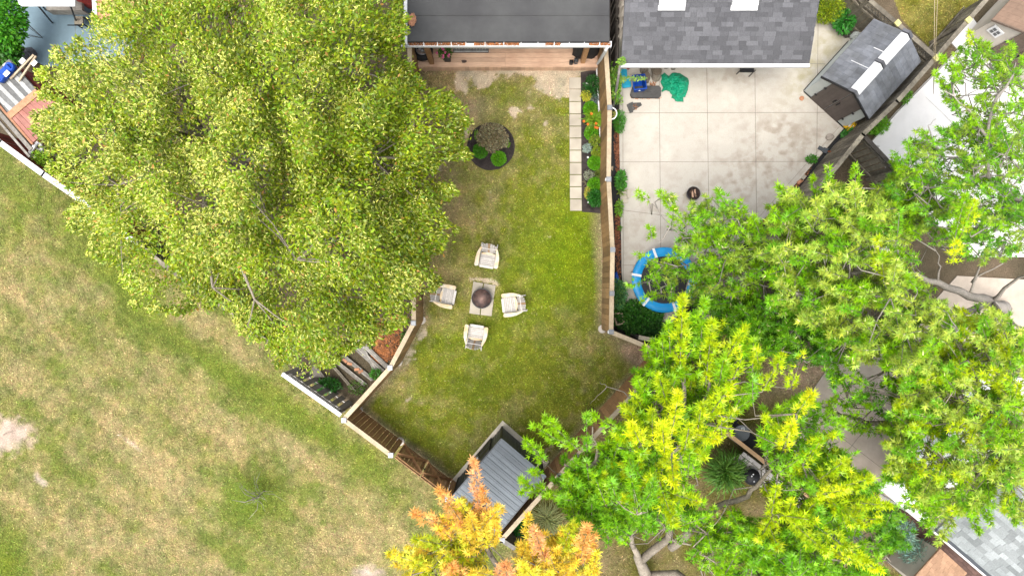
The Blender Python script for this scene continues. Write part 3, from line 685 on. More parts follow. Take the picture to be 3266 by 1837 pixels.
for k in range(16):
    g=2*math.pi*k/16;m.bar(c+T3@Vector((math.cos(g)*.05,math.sin(g)*.05,.08)),c+T3@Vector((math.cos(g)*.185,math.sin(g)*.185,.085)),.012,.012)
m.lathe(c+Vector((0,0,.07)),[(.055,0),(.05,.02),(.001,.026)],seg=16);m.build('rim',M_ALU,R)
def leafball(name,parent,c,r,n,cols,size,seed=0,flat=.5,shape='lens',asp=.45,up=.6,droop=0):
    rr=np.random.default_rng(seed);r=np.array(r if hasattr(r,'__len__') else (r,r,r))
    d=rr.normal(size=(n,3));d/=np.linalg.norm(d,axis=1)[:,None];d[:,2]=np.abs(d[:,2])*.9+ -.15*rr.random(n)
    P=np.array(c)+d*r*(rr.random(n)**.33)[:,None]
    return leaves(name,P,d*np.array((1,1,.5))+rr.normal(0,.5,(n,3)),cols,size,rr,parent,shape,asp)
def leaves(name,P,D,cols,size,rr,parent,shape='lens',asp=.45,tilt=.45,mat_=None):
    """P leaf bases, D pointing direction; cols (n,3) or (3,)"""
    n=len(P);D=D/(np.linalg.norm(D,axis=1)[:,None]+1e-9)
    N=np.stack([rr.normal(0,tilt,n),rr.normal(0,tilt,n),np.ones(n)],1);N-=D*(N*D).sum(1)[:,None]
    bad=np.linalg.norm(N,axis=1)<.1;N[bad]+=np.array((.5,.3,0));N-=D*(N*D).sum(1)[:,None];N/=np.linalg.norm(N,axis=1)[:,None]
    S=np.cross(N,D);L=(rr.uniform(*size,n))
    if shape=='lens': T=[(0,0,0),(.45,.5,.0),(1,0,-.10),(.45,-.5,.0)]
    elif shape=='maple': T=[(0,0,0),(.10,.13,0),(.68,.72,-.08),(.34,.13,.02),(1.15,0,-.12),(.34,-.13,.02),(.68,-.72,-.08),(.10,-.13,0)]
    elif shape=='blade': T=[(0,.5,0),(.5,.42,.22),(1,0,.12),(.5,-.42,.22),(0,-.5,0)]
    V=np.stack([P+L[:,None]*(D*a+S*(b*(asp if shape!='maple' else .85*1.0))+N*c) for a,b,c in T],1).reshape(-1,3)
    cols=np.asarray(cols);C=cols if cols.ndim==2 else np.repeat(cols[None],n,0)
    return np_mesh(name,V,len(T),np.clip(C,0,.95),mat_ or M_LEAF,parent)
def vary(base,n,rr,br=.2,hu=.1):
    C=np.repeat(np.array(base)[None],n,0)*rr.lognormal(0,br,n)[:,None];h=rr.normal(0,hu,n);C[:,0]*=1+h;C[:,2]*=1+rr.normal(0,hu,n);return C
q=on_deck(1428,192);R=root('flower_pot',q,'grey pot of pink flowers on the deck beside the patterned mat','potted plant')
m=MB();m.box((q.x,q.y,q.z+.12),(.19,.13,.24));m.box((q.x,q.y,q.z+.245),(.21,.15,.02));m.build('pot',M_OLDW2,R)
rr=np.random.default_rng(1);leafball('foliage',R,(q.x-.05,q.y+.12,q.z+.32),(.2,.2,.14),340,vary((.06,.16,.02),340,rr),(.05,.09),3)
pv=MB()
for (px,py) in ((1393,170),(1413,158),(1420,168),(1413,178),(1413,184),(1432,176),(1410,153),(1430,181)):
    p=at(px,py,dz+.5)
    for k in range(9):
        a=random.uniform(0,6.28);pv.blob((p.x+math.cos(a)*.022,p.y+math.sin(a)*.022,p.z+random.uniform(-.02,.02)),(.024,.024,.01),seg=6,rings=3,jit=.2)
pv.build('blossoms',M_PINK,R)
# patterned mat
mx0,mx1=on_deck(1446,0).x,on_deck(1558,0).x;my1=on_deck(0,169).y;my0=my1+.55
R=root('door_mat',Vector(((mx0+mx1)/2,(my0+my1)/2,dz)),'long pale mat with black interlaced curves on the deck under the gutter','mat')
m=MB();m.box(((mx0+mx1)/2,(my0+my1)/2,dz+.006),(mx1-mx0,my0-my1,.012),tint=.3);m.build('mat_base',mat('pale_mat',(.45,.45,.44),.9,.05),R)
m=MB();W_=mx1-mx0;Hh=my0-my1
def mc(pts):
    for i in range(len(pts)-1): m.bar((*pts[i],dz+.0145),(*pts[i+1],dz+.0145),.016,.004)
for k in range(3):
    for s_ in (1,-1):
        for off in (.0,.16):
            mc([(mx0+W_*t/24,my1+.15+off+s_*.09*math.sin(math.pi*2*t/12+k*2.1)) for t in range(25)])
mc([(mx0,my1),(mx1,my1),(mx1,my0),(mx0,my0),(mx0,my1)])
m.build('mat_pattern',M_BLACK,R)
m=MB();q=on_deck(1480,197);m.prism([(q.x+.09*math.cos(a/9*6.28)*(1+.25*math.sin(a*2.3)),q.y+.05*math.sin(a/9*6.28)) for a in range(9)],dz,dz+.004)
tag(m.build('dead_leaf',M_RUST),'single curled brown dead leaf lying on the deck boards','leaf')
q=on_deck(1868,160);R=root('covered_barbecue',q,'barbecue under a black cover behind the right deck post','barbecue')
m=MB();vs=[];segs=20
for z,rx,ry in ((0,.40,.27),(.35,.41,.28),(.7,.38,.26),(.95,.34,.22),(1.08,.25,.15),(1.12,.01,.01)):
    for k in range(segs):
        g=2*math.pi*k/segs;w_=1+.07*math.sin(k*2.4+z*3);cx=math.copysign(abs(math.cos(g))**.6,math.cos(g));sy_=math.copysign(abs(math.sin(g))**.6,math.sin(g))
        vs.append((q.x-.02+rx*cx*w_,q.y-.02+ry*sy_*w_,q.z+z))
m.add(vs,[(i*segs+k,i*segs+(k+1)%segs,(i+1)*segs+(k+1)%segs,(i+1)*segs+k) for i in range(5) for k in range(segs)],.5,0,True);m.build('cover',M_RUBBER,R)
for px,py,hh,mm,l in ((1821,203,.16,M_BLACK,'small black lantern on the deck edge left of its grey neighbour'),(1836,200,.24,M_DGREY,'taller grey lantern with pitched lid on the deck edge')):
    q=on_deck(px,py);R=root('lantern',q,l,'lantern','lanterns on the deck edge');s_=.055 if hh<.2 else .06
    m=MB();m.box((q.x,q.y,q.z+.015),(s_*2,s_*2,.03))
    for a in (-1,1):
        for b in (-1,1): m.box((q.x+a*s_*.85,q.y+b*s_*.85,q.z+hh/2),(.014,.014,hh))
    m.box((q.x,q.y,q.z+hh),(s_*2.1,s_*2.1,.02));m.build('frame',mm,R)
    m=MB();m.box((q.x,q.y,q.z+hh/2),(s_*1.5,s_*1.5,hh*.9));m.build('glass',M_GLASS,R)
    m=MB();m.add([(q.x-s_,q.y-s_,q.z+hh+.011),(q.x+s_,q.y-s_,q.z+hh+.011),(q.x+s_,q.y+s_,q.z+hh+.011),(q.x-s_,q.y+s_,q.z+hh+.011),(q.x-s_*.1,q.y,q.z+hh+.07),(q.x+s_*.1,q.y,q.z+hh+.07)],[(0,1,5,4),(1,2,5),(2,3,4,5),(3,0,4)]);m.build('lid',mm,R)

# -- shingled garage
R=root('shingled_garage',at(2280,60),'garage with grey asphalt shingle roof, white eave and skylights at the edge of the picture','garage')
ez=2.45;Tz=lambda y:ez+(205-y)*.0042
eL,eR=at(1981,205,ez),at(2581,204,ez);vv=Vector((0,1,.42)).normalized()
m=MB();top=4.6
m.slab([eL-Vector((0,0,.02)),eR-Vector((0,0,.02)),eR+vv*top-Vector((0,0,.02)),eL+vv*top-Vector((0,0,.02))],.08,tint=.3)
shingles(m,eL+Vector((0,0,.0)),(1,0,0),vv,(eR-eL).length,top,row=.125)
ro=m.build('roof',M_SHGL,R)
m=MB();m.box(((eL.x+eR.x)/2,eL.y-.045,ez-.03),((eR-eL).length+.02,.09,.10));m.build('eave_fascia',M_WHITE,R)
x0,x1=eL.x+.07,eR.x-.25;y0=eL.y+.92
m=MB();m.add([(x0,y0,0),(x1,y0,0),(x1,y0+3.6,0),(x0,y0+3.6,0),(x0,y0,2.6),(x1,y0,2.6),(x1,y0+3.6,4.05),(x0,y0+3.6,4.05)],[(0,1,5,4),(1,2,6,5),(2,3,7,6),(3,0,4,7)],.5)
for i in range(12): m.box((x0-.005,y0+2.1,.25+i*.2),(.014,4.2,.015),tint=.2)
m.build('wall',M_CREAM,R)
m=MB()
for i in range(11): m.bar((x0-.02,y0+.1+i*.3,.1),(x0-.02,y0+.1+i*.3,2.6),.02,.08,up=(1,0,0))
m.build('wall_battens',M_CREAM,R)
for pxa,pxb,l in ((2111,2187,0),(2346,2421,0)):
    a0=at(pxa,6,ez+.85);a1=at(pxb,6,ez+.85);lift=Vector((0,-.42,1)).normalized()
    base=Vector((a0.x,a0.y,ez+(a0.y-eL.y)*.42));W_=a1.x-a0.x
    sk=MB();u=Vector((1,0,0))
    for p,q in ((base,base+u*W_),(base,base+vv*.9),(base+u*W_,base+u*W_+vv*.9),(base+vv*.9,base+u*W_+vv*.9)): sk.bar(p+lift*.05,q+lift*.05,.07,.12,up=lift)
    so_=sk.build('skylight',M_WHITE,R)
    g=MB();g.slab([base+lift*.07,base+u*W_+lift*.07,base+u*W_+vv*.9+lift*.07,base+vv*.9+lift*.07],.02);g.build('pane',M_METALW,so_)
    f=MB();f.slab([base-vv*.13-u*.05+lift*.03,base-vv*.13+u*(W_+.05)+lift*.03,base+u*(W_+.05)+lift*.03,base-u*.05+lift*.03],.015);f.build('flashing',M_WHITE,so_)
m=MB();P=[at(1978,208,2.3),at(1970,262,1.6),at(1957,335,.35),at(1950,352,.1)]
m.tube(P,.04,8);tag(m.build('drain_pipe',mat('grey_pipe',(.30,.28,.26),.6,.05)),'grey drain pipe slanting from the garage corner to the foot of the cedar fence','pipe')
# -- metal shed on its pad
RZ=1.95
c=[at(1598,1399,RZ+.08),at(1741,1519,RZ),at(1587,1705,RZ-.02),at(1440,1585,RZ+.06)]   # N, E, S, W
R=root('metal_shed',at(1598,1540),'slate grey metal shed with ribbed roof in the bottom corner of the lawn','shed')
cen=sum(c,Vector())/4; fl=[cen+(p-cen)*.955 for p in c]; fl=[Vector((p.x,p.y,0)) for p in fl]
m=MB();m.slab(c,.05,tint=.5)
N_=13
for i in range(N_+1):
    t=i/N_; a=c[0].lerp(c[3],t);b=c[1].lerp(c[2],t); m.bar(a+Vector((0,0,.008)),b+Vector((0,0,.008)),.05 if i%4==0 else .018,.022,tint=.75 if i%4 else .3)
    if i<N_:
        a2=c[0].lerp(c[3],t+.5/N_);b2=c[1].lerp(c[2],t+.5/N_); m.bar(a2+Vector((0,0,.003)),b2+Vector((0,0,.003)),.075,.008,tint=random.random())
m.build('roof',M_STEELR,R)
m=MB()
for i in range(4): m.bar(c[i]-Vector((0,0,.035)),c[(i+1)%4]-Vector((0,0,.035)),.035,.09)
m.build('roof_edge',M_DGREY,R)
m=MB();wh=RZ-.06
for i in range(4):
    a,b=fl[i],fl[(i+1)%4];m.bar(a+Vector((0,0,.05+wh/2)),b+Vector((0,0,.05+wh/2)),.02,wh-.0)
    n=int((b-a).length/.12)
    for k in range(n):
        q=a.lerp(b,(k+.5)/n); m.box((q.x,q.y,.05+wh/2),(.05,.035,wh-.06),rz=math.atan2((b-a).y,(b-a).x))
m.build('wall',M_DGREY,R)
for p in fl: m=MB();m.box((p.x,p.y,.05+wh/2),(.06,.06,wh),rz=math.radians(45));m.build('corner_trim',M_BLACK,R)
W0,W1=fl[0],fl[3];dr=(W1-W0).normalized();dn=Vector((-dr.y,dr.x,0));dn=-dn if (W0+dn-cen).length<(W0-dn-cen).length else dn
for k,(ta,tb) in enumerate(((.22,.48),(.49,.75))):
    a=W0.lerp(W1,ta)+dn*.045;b=W0.lerp(W1,tb)+dn*.045
    m=MB();m.bar(a+Vector((0,0,.95)),b+Vector((0,0,.95)),.03,1.7);
    for z in (.2,1.0,1.75): m.bar(a+dn*.02+Vector((0,0,z)),b+dn*.02+Vector((0,0,z)),.015,.06)
    do=m.build('door',M_BLACK,R)
    hh=MB();q=(b if k==0 else a)+dn*.05;hh.box((q.x,q.y,1.0),(.04,.05,.25),rz=.75);hh.build('handle',M_ALU,do)
m=MB();pd=[at(1603,1341,.05),at(1752,1472,.05),at(1604,1660,.05),at(1436,1536,.05)]
m.prism([(p.x,p.y) for p in pd],0,.05,tint=.6)
tag(m.build('shed_pad',mat('shed_pad_concrete',(.66,.60,.49),.9,.04,4,.2,(.54,.49,.39),1.5,bump=.3)),'pale concrete pad showing as a border round the slate metal shed','concrete pad')
m=MB();q=at(1433,1553);m.blob((q.x,q.y,.05),(.17,.12,.07),jit=.2,seed=3);tag(m.build('flat_stone',M_STONE),'pale flat stone by the left corner of the metal shed pad','stone','loose stones')

M_RCAP=mat('grey_ridge_cap',(.14,.14,.155),.6,.1)
# -- resin sheds (gambrel-free gable, ridge along depth)
def resin_shed(name,label,BL,BR,depth,eave,ridge,roofm,wallm,doorm,over=.09,win=False,skylight=True,door=True,darkbase=True,dr=((.17,.495),(.505,.83))):
    """BL, BR: front base corners; depth goes away from the viewer of the front"""
    u=(BR-BL);W=u.length;u/=W;d=Vector((-u.y,u.x,0))
    if d.dot(Vector((BL.x,BL.y,0)))<0: d=-d
    R=root(name,(BL+BR)/2+d*depth/2,label,'shed')
    Z=Vector((0,0,1));FL,FR,KL,KR=BL,BR,BL+d*depth,BR+d*depth;mid=(FL+FR)/2
    def roofz(t): # t 0..1 across
        return eave+(ridge-eave)*(1-abs(2*t-1))
    m=MB()
    m.add([FL,FR,FR+Z*eave,mid+Z*ridge,FL+Z*eave],[(0,1,2,3,4)],.5)
    m.add([KL,KR,KR+Z*eave,mid+d*depth+Z*ridge,KL+Z*eave],[(4,3,2,1,0)],.5)
    m.add([FL,KL,KL+Z*eave,FL+Z*eave],[(3,2,1,0)],.5);m.add([FR,KR,KR+Z*eave,FR+Z*eave],[(0,1,2,3)],.5)
    for i in range(int(eave/.12)): # siding courses
        z=.1+i*.12
        for a,b,nn in ((FL,KL,-u),(FR,KR,u)): m.bar(a+nn*.004+Z*z,b+nn*.004+Z*z,.012,.012,tint=.3)
    m.build('wall',wallm,R)
    if darkbase:
        m=MB()
        for a,b in ((FL,FR),(FR,KR),(FL,KL)): m.bar(a+Z*.04-u*0,b+Z*.04,.07,.08)
        m.build('base_rail',M_BLACK,R)
    o_=over;sl=(ridge-eave)/(W/2)
    for s_ in (0,1):
        m=MB();e0=(FL-u*o_ if s_==0 else FR+u*o_)-d*o_+Z*(eave-sl*o_+.03);r0=mid-d*o_+Z*(ridge+.03);LL=depth+2*o_
        pts=[e0,r0,r0+d*LL,e0+d*LL];m.slab(pts,.04,tint=.5)
        wv=(r0-e0);k=0;nn=wv.cross(d).normalized();nn=nn if nn.z>0 else -nn
        nu,nv=7,5
        for i in range(int(LL/.19)):
            for j in range(nv):
                a=e0+d*(i*.19+.09+(.09 if j%2 else 0)*0)+wv*((j+.5)/nv)+nn*.004
                m.box(a,(.186,wv.length/nv*.985,.006),M=Matrix((d,wv.normalized(),nn)).transposed(),tint=(random.uniform(.1,.9)*.5+((int(i/4)+s_)%2)*.35))
        m.build('roof_panel',roofm,R)
    m=MB()
    for a,b in ((FL-u*o_-d*(o_+.01)+Z*(eave-sl*o_),mid-d*(o_+.01)+Z*ridge),(FR+u*o_-d*(o_+.01)+Z*(eave-sl*o_),mid-d*(o_+.01)+Z*ridge)): m.bar(a,b,.04,.07)
    m.build('gable_trim',M_BLACK if skylight else doorm,R)
    if skylight:
        hw=.16;z=ridge+.05
        for a0,a1 in ((.03,.47),(.53,.97)):
            m=MB();A=mid-d*o_+d*(depth+2*o_)*a0;B=mid-d*o_+d*(depth+2*o_)*a1
            vs=[A-u*hw+Z*(z-sl*hw+.02),A+Z*(z+.03),A+u*hw+Z*(z-sl*hw+.02)];vs+=[v+(B-A) for v in vs];m.add(vs,[(0,1,4,3),(1,2,5,4)],.5);m.add([v-Z*.02 for v in vs],[(3,4,1,0),(4,5,2,1)],.5)
            m.build('ridge_skylight',M_WHITE,R)
        for t in (0,.5,1):
            m=MB();A=mid-d*o_+d*(depth+2*o_)*t
            m.bar(A-u*(hw+.02)+Z*(z-sl*hw+.03),A+Z*(z+.05),.09,.03);m.bar(A+Z*(z+.05),A+u*(hw+.02)+Z*(z-sl*hw+.03),.09,.03);m.build('ridge_cap',M_RCAP,R)
        for t in (.36,.64):
            m=MB();A=FL-u*o_-d*o_+d*(depth+2*o_)*t+Z*(eave-sl*o_+.045);Bq=mid-d*o_+d*(depth+2*o_)*t+Z*(ridge+.045); m.bar(A.lerp(Bq,.32 if t<.5 else .55),A.lerp(Bq,.9),.016,.012);m.build('white_seam',M_WHITE,R)
    if door:
        for k,(ta,tb) in enumerate(dr):
            m=MB();A=FL.lerp(FR,ta)-d*.025;B=FL.lerp(FR,tb)-d*.025
            n=4
            hA=eave-.02+(ridge-eave)*0.25; 
            for i in range(n):
                p=A.lerp(B,i/n);q=A.lerp(B,(i+.985)/n)
                tm=(ta+(tb-ta)*(i+.5)/n); top_=eave-.16+(ridge-eave)*(1-abs(2*tm-1))*.85
                m.bar(p+Z*(.06+top_/2),q+Z*(.06+top_/2),.03,top_)
            do=m.build('door',doorm,R)
            hh=MB();q=(B if k==0 else A)+(-u if k==0 else u)*.06-d*.04+Z*1.0
            hh.bar(q-Z*.11,q+Z*.11,.035,.03,up=d);hh.bar(q-Z*.08-d*.03,q+Z*.08-d*.03,.02,.02,up=d);hh.build('handle',M_BLACK,do)
            fr=MB();e=(A if k==0 else B);
            for z in (.5,1.15): fr.bar(e-d*.03+Z*z-u*.04,e-d*.03+Z*z+u*.04,.03,.06)
            fr.build('hinge',M_BLACK,do)
    if win:
        wc=FL.lerp(FR,.14)-d*.02+Z*1.1
        fr=MB();fr.bar(wc-u*.19,wc+u*.19,.03,.38,tint=.8);wo=fr.build('window',M_WHITE,R)
        g=MB()
        for a in (-1,1):
            for b in (-1,1): g.bar(wc-d*.02+u*(a*.07-.05)+Z*b*.07,wc-d*.02+u*(a*.07+.05)+Z*b*.07,.012,.1)
        g.build('pane',M_GLASS,wo)
    return R
resin_shed('resin_shed','large pale resin shed with slate roof, white ridge skylight and taupe double doors',at(2561.5,293),at(2688,407.5),2.15,1.62,2.12,M_RSHED,M_RWALL,M_BROWN)
resin_shed('resin_shed','cream resin shed with brown tiled roof and small four-pane window at the upper right corner',at(3075,119),at(3245,277),2.6,1.5,2.2,M_RSHEDR,M_CREAM,mat('brown_door',(.19,.135,.10),.6,.05),win=True,skylight=False,darkbase=False,dr=((.33,.555),(.56,.78)))
# -- house at lower right with silver shingles
R=root('grey_shingle_house',at(3200,1780),'house corner with silver-grey shingle roof and white gutter at the lower right','house')
a=at(3000,1706,2.7);b=at(3168,1850,2.7);u=(b-a).normalized();v=Vector((-u.y,u.x,0));v=v if v.x>0 else -v
a=a-u*.2;vs_=(v+Vector((0,0,.36))).normalized();W_=3.0;L_=4.2
m=MB();m.slab([a-Vector((0,0,.02)),a+u*W_-Vector((0,0,.02)),a+u*W_+vs_*L_-Vector((0,0,.02)),a+vs_*L_-Vector((0,0,.02))],.06,tint=.4);shingles(m,a,u,vs_,W_,L_,row=.13,tab=(.2,.34));m.build('roof',M_SHGL2,R)
m=MB();m.bar(a-v*.04-Vector((0,0,.03)),a+u*W_-v*.04-Vector((0,0,.03)),.07,.09);m.build('gutter',M_WHITE,R)
m=MB();m.bar(a+v*.02+Vector((0,0,.015)),a+u*W_+v*.02+Vector((0,0,.015)),.10,.04);m.build('drip_edge',M_DGREY,R)
p0=a+v*.25;m=MB();pp=[p0,p0+u*W_,p0+u*W_+v*3.4,p0+v*3.4];m.prism([(q.x,q.y) for q in pp],0,2.68);m.build('wall',M_CREAM,R)
# small tan shingle roof
R=root('small_tan_shed',at(3015,1810),'small structure with tan shingle roof next to the brick path','shed')
c4=[at(2998,1748,1.5),at(3084,1826,1.5)];u=(c4[1]-c4[0]).normalized();v=Vector((u.y,-u.x,0))
m=MB();o0=c4[0]+v*1.3;m.slab([c4[0],c4[1],c4[1]+v*1.3,c4[0]+v*1.3],.05,tint=.5);shingles(m,o0+Vector((0,0,.005)),u,-v,(c4[1]-c4[0]).length,1.3,row=.1,tab=(.12,.2));m.build('roof',M_SHGLT,R)
m=MB();p=c4[0]+u*.05+v*.05;m.prism([(q.x,q.y) for q in (p,p+u*.75,p+u*.75+v*1.2,p+v*1.2)],0,1.46);m.build('wall',M_CREAM,R)
# white corrugated patio cover
def corrugated(name,label,pts,z,fr=True):
    P=[at(x,y,z) for x,y in pts];cen=sum(P,Vector())/len(P);R=root(name,Vector((cen.x,cen.y,0)),label,'patio cover')
    a,b,c_,d_=P;n=int((b-a).length/.11);m=MB();m.slab(P,.03,tint=.5)
    for i in range(n+1):
        p=a.lerp(b,i/n)+Vector((0,0,.008));q=d_.lerp(c_,i/n)+Vector((0,0,.008)); m.bar(p,q,.035,.022)
    m.build('roof_sheet',M_METALW,R)
    for p in P: m=MB();m.box((cen.x+(p.x-cen.x)*.93,cen.y+(p.y-cen.y)*.93,z/2-.02),(.09,.09,z-.04));m.build('post',M_WHITE,R)
    m=MB()
    for i in range(4): m.bar(P[i]-Vector((0,0,.09)),P[(i+1)%4]-Vector((0,0,.09)),.05,.1)
    m.build('edge_beam',M_WHITE,R)
corrugated('patio_cover','white corrugated patio cover showing through the leaves above the brick path',[(2809,1557),(3010,1320),(3190,1450),(2940,1665)],2.3)
corrugated('patio_cover','white corrugated patio cover at the right picture edge, mostly under branches',[(3052,1248),(3125,1190),(3420,1230),(3420,1420)],2.3)
M_CEDARN=mat('bare_orange_slat',(.56,.36,.20),.8,.1,10,.2)
M_CAPW=mat('whitewashed_plank',(.62,.58,.54),.8,.08,12,.15)
# ---------------------------------------------------------------- deck chairs round the fire bowl
def deck_chair():
    R=root('adirondack_chair',Vector((0,0,0)),'x','garden chair','weathered deck chairs around the fire bowl')
    def P(x,y,z): return Vector((x,y,z))
    s=MB();ys=[.33-.062*i for i in range(7)]
    s.bar(P(-.215,.36,.345),P(.215,.36,.345),.085,.02,tint=.8)
    for i in range(6):
        y=.283-.056*i; z=.355-.02*i; s.bar(P(-.235,y,z),P(.235,y,z),.049,.018)
    s.build('seat',M_SEATG,R)
    a=MB();n=12
    # curved slat lies just above the seat, its back edge bows towards the backrest
    pts=[(-.225,-.02),(.225,-.02)]+[(.22-.44*i/n,-.055-.045*math.sin(math.pi*i/n)) for i in range(n+1)]
    a.prism(pts,.262,.28,tint=.95);a.build('curved_slat',M_ARM,R)
    b=MB();k=7
    for i in range(k):
        t=(i-(k-1)/2)/((k-1)/2); xb=t*.165;xt=t*.215;Lz=1-.22*t*t
        p=P(xb,-.10,.23);q=P(xt,-.10-.235*Lz,.23+.66*Lz)
        b.bar(p,q,.060,.016,tint=None,up=(0,-1,.5),mat=1 if i in (3,) else 0)
    b.bar(P(-.25,-.20,.45),P(.25,-.20,.45),.03,.06);b.bar(P(-.23,-.13,.25),P(.23,-.13,.25),.04,.05)
    b.build('backrest',[M_SEATG,M_CEDARN],R)
    for s_ in (-1,1):
        m=MB();o=[(.245,.35),(.262,.375),(.33,.39),(.362,.37),(.375,.33),(.372,.10),(.352,-.03),(.285,-.20),(.225,-.27),(.215,-.22),(.245,-.08),(.253,.05)]
        m.prism([(s_*x,y) for x,y in o],.55,.574,tint=.5);ob=m.build('arm',M_ARM,R,bevel=.006)
        m=MB();m.box((s_*.262,.30,.275),(.03,.10,.55));m.build('leg',M_SEATG,R)
        m=MB();m.bar(P(s_*.235,.36,.30),P(s_*.235,-.37,.02),.03,.11);m.build('rear_leg',M_SEATG,R)
    m=MB();m.bar(P(-.26,-.20,.53),P(.26,-.20,.53),.05,.03)
    for s_ in(-1,1): m.bar(P(s_*.25,-.20,.50),P(s_*.25,-.37,.47),.022,.05)
    m.build('arm_support',M_SEATG,R)
    return R

chair=deck_chair()
for i,(px,py,hx,hy,l) in enumerate(((1557,815,-.16,-.98,'weathered white deck chair standing above the fire bowl, its back toward the house'),
      (1413,942,.98,-.19,'weathered white deck chair left of the fire bowl, half touched by the tree branches'),
      (1641,970,-.99,-.11,'weathered white deck chair right of the fire bowl with a tan stripe across its seat'),
      (1516,1076,.15,.98,'weathered white deck chair below the fire bowl, its back toward the metal shed'))):
    o=chair if i==0 else copy_tree(chair)
    q=at(px,py,.3);o.location=(q.x,q.y,0.0);o.rotation_euler=(0,0,math.atan2(-hx,hy));o['label']=l
# fire bowl
q=at(1538,951);R=root('fire_pit',Vector((q.x,q.y,.05)),'round steel fire bowl with dark rim and rusty middle standing on four pavers','fire pit')
m=MB();m.lathe((q.x,q.y,.05),[(.17,.0),(.19,.02),(.24,.10),(.29,.25),(.305,.30)],seg=40);m.build('bowl',M_RUST,R)
m=MB();m.lathe((q.x,q.y,.05),[(.318,.295),(.318,.312),(.300,.318),(.288,.30),(.27,.24),(.20,.20),(.10,.215),(.095,.27),(.085,.285),(.001,.29)],seg=40);m.build('inner_pan',M_RUST,R)
m=MB();ring(m,(q.x,q.y,.36),.322,.292,.03,Matrix.Identity(3),48,8);m.build('rim',M_RIM,R)
# -- on the concrete patio (z .06)
pz=.06
def op(px,py): return at(px,py,pz)
def lidshape(name,mt,p,w_,l_,hh,ang,label,cat,parent=None):
    m=MB();c_,s_=math.cos(ang),math.sin(ang)
    def rr_(w,l,n=5,r=.04):
        o=[]
        for (cx,cy,a0) in ((w-r,l-r,0),(-w+r,l-r,90),(-w+r,-l+r,180),(w-r,-l+r,270)):
            for k in range(n): a=math.radians(a0+90*k/(n-1));o.append((cx+r*math.cos(a),cy+r*math.sin(a)))
        return [(p.x+x*c_-y*s_,p.y+x*s_+y*c_) for x,y in o]
    m.prism(rr_(w_,l_),p.z,p.z+hh,tint=.4);m.prism(rr_(w_*.8,l_*.84),p.z+hh,p.z+hh+.015,tint=.8);m.prism(rr_(w_*.6,l_*.66),p.z+hh+.015,p.z+hh+.025,tint=.3)
    return m
p=op(1987,243);m=lidshape('bin_lid',M_CYAN,p,.13,.2,.05,.05,'','');tag(m.build('bin_lid',M_CYAN),'upper of two bright turquoise plastic lids lying on the concrete beside the blue bin','lid','turquoise lids')
p=op(1996,268);p.z+=.052;m=lidshape('bin_lid',M_CYAN,p,.145,.15,.05,.15,'','');m.box((p.x,p.y,p.z-.02),(.2,.2,.05));tag(m.build('bin_lid',M_CYAN),'lower turquoise plastic lid with stepped centre, nearest the cedar fence strip','lid','turquoise lids')
# blue recycling bin, leaning back
p=op(2033,279);R=root('recycling_bin',p,'open dark blue recycling bin with white mark, standing on the dark slab','recycling bin')
th=math.radians(12);RZm=Matrix.Rotation(math.radians(6),3,'Z')@Matrix.Rotation(math.radians(-9),3,'X')
def bx(x,y,z): return p+Vector((0,0,.05))+RZm@Vector((x,y,z))
b0=[(-.15,-.19),(.15,-.19),(.15,.19),(-.15,.19)];b1=[(-.195,-.235),(.195,-.235),(.195,.235),(-.195,.235)];hb=.33
m=MB();vs=[bx(x,y,0) for x,y in b0]+[bx(x,y,hb) for x,y in b1]+[bx(x*.9,y*.9,.02) for x,y in b0]+[bx(x*.92,y*.93,hb) for x,y in b1]
m.add(vs,[(0,3,2,1)]+[(i,(i+1)%4,4+(i+1)%4,4+i) for i in range(4)]+[(8,9,10,11)]+[(8+i,12+i,12+(i+1)%4,8+(i+1)%4) for i in range(4)]+[(4+i,4+(i+1)%4,12+(i+1)%4,12+i) for i in range(4)],.5);m.build('body',M_BLUE,R)
m=MB()
for i in range(4):
    a,b=bx(*b1[i],hb),bx(*b1[(i+1)%4],hb);m.bar(a+(a-b).normalized()*.01,b+(b-a).normalized()*.01,.035,.03)
m.build('rim',M_BLUE,R)
m=MB();
for (x,z) in ((-.02,.17),(.015,.17),(0,.2)): m.bar(bx(x-.015,-.216-.02*0,z),bx(x+.015,-.216,z),.012,.018,up=(0,-1,0))
m.build('white_mark',M_WHITE,R)
# log rounds
for i,(px,py,r_,l) in enumerate(((2053,226,.135,'grey log round half hidden under the garage eave at left'),(2087,223,.125,'darker log round half hidden under the eave right of its twin'),
      (2059,257,.125,'upright cut log round touching the blue bin'),(2092,248,.15,'largest tilted log round beside the green tarp'))):
    q=op(px,py);R=root('log_round',q,l,'log','log rounds under the garage eave')
    m=MB();hgt=.3;lean=Vector((-.03,.06 if i!=3 else .12,0))
    n=16;rr_=[1+random.uniform(-.06,.06) for _ in range(n)]
    vs=[(q.x+math.cos(k/n*6.283)*r_*rr_[k],q.y+math.sin(k/n*6.283)*r_*rr_[k],q.z) for k in range(n)]+[(q.x+lean.x+math.cos(k/n*6.283)*r_*rr_[k],q.y+lean.y+math.sin(k/n*6.283)*r_*rr_[k],q.z+hgt) for k in range(n)]
    m.add(vs,[(k,(k+1)%n,n+(k+1)%n,n+k) for k in range(n)],.4);m.build('bark',M_BARK,R)
    m=MB();T=[(q.x+lean.x+math.cos(k/n*6.283)*r_*.96,q.y+lean.y+math.sin(k/n*6.283)*r_*.96) for k in range(n)];m.prism(T,q.z+hgt-.01,q.z+hgt+.004)
    for rad in (.3,.6): m.tube([(q.x+lean.x+math.cos(k/12*6.283)*r_*rad,q.y+lean.y+math.sin(k/12*6.283)*r_*rad,q.z+hgt+.004) for k in range(13)],.003,4,tint=.1)
    m.build('cut_face',M_WOODL,R)
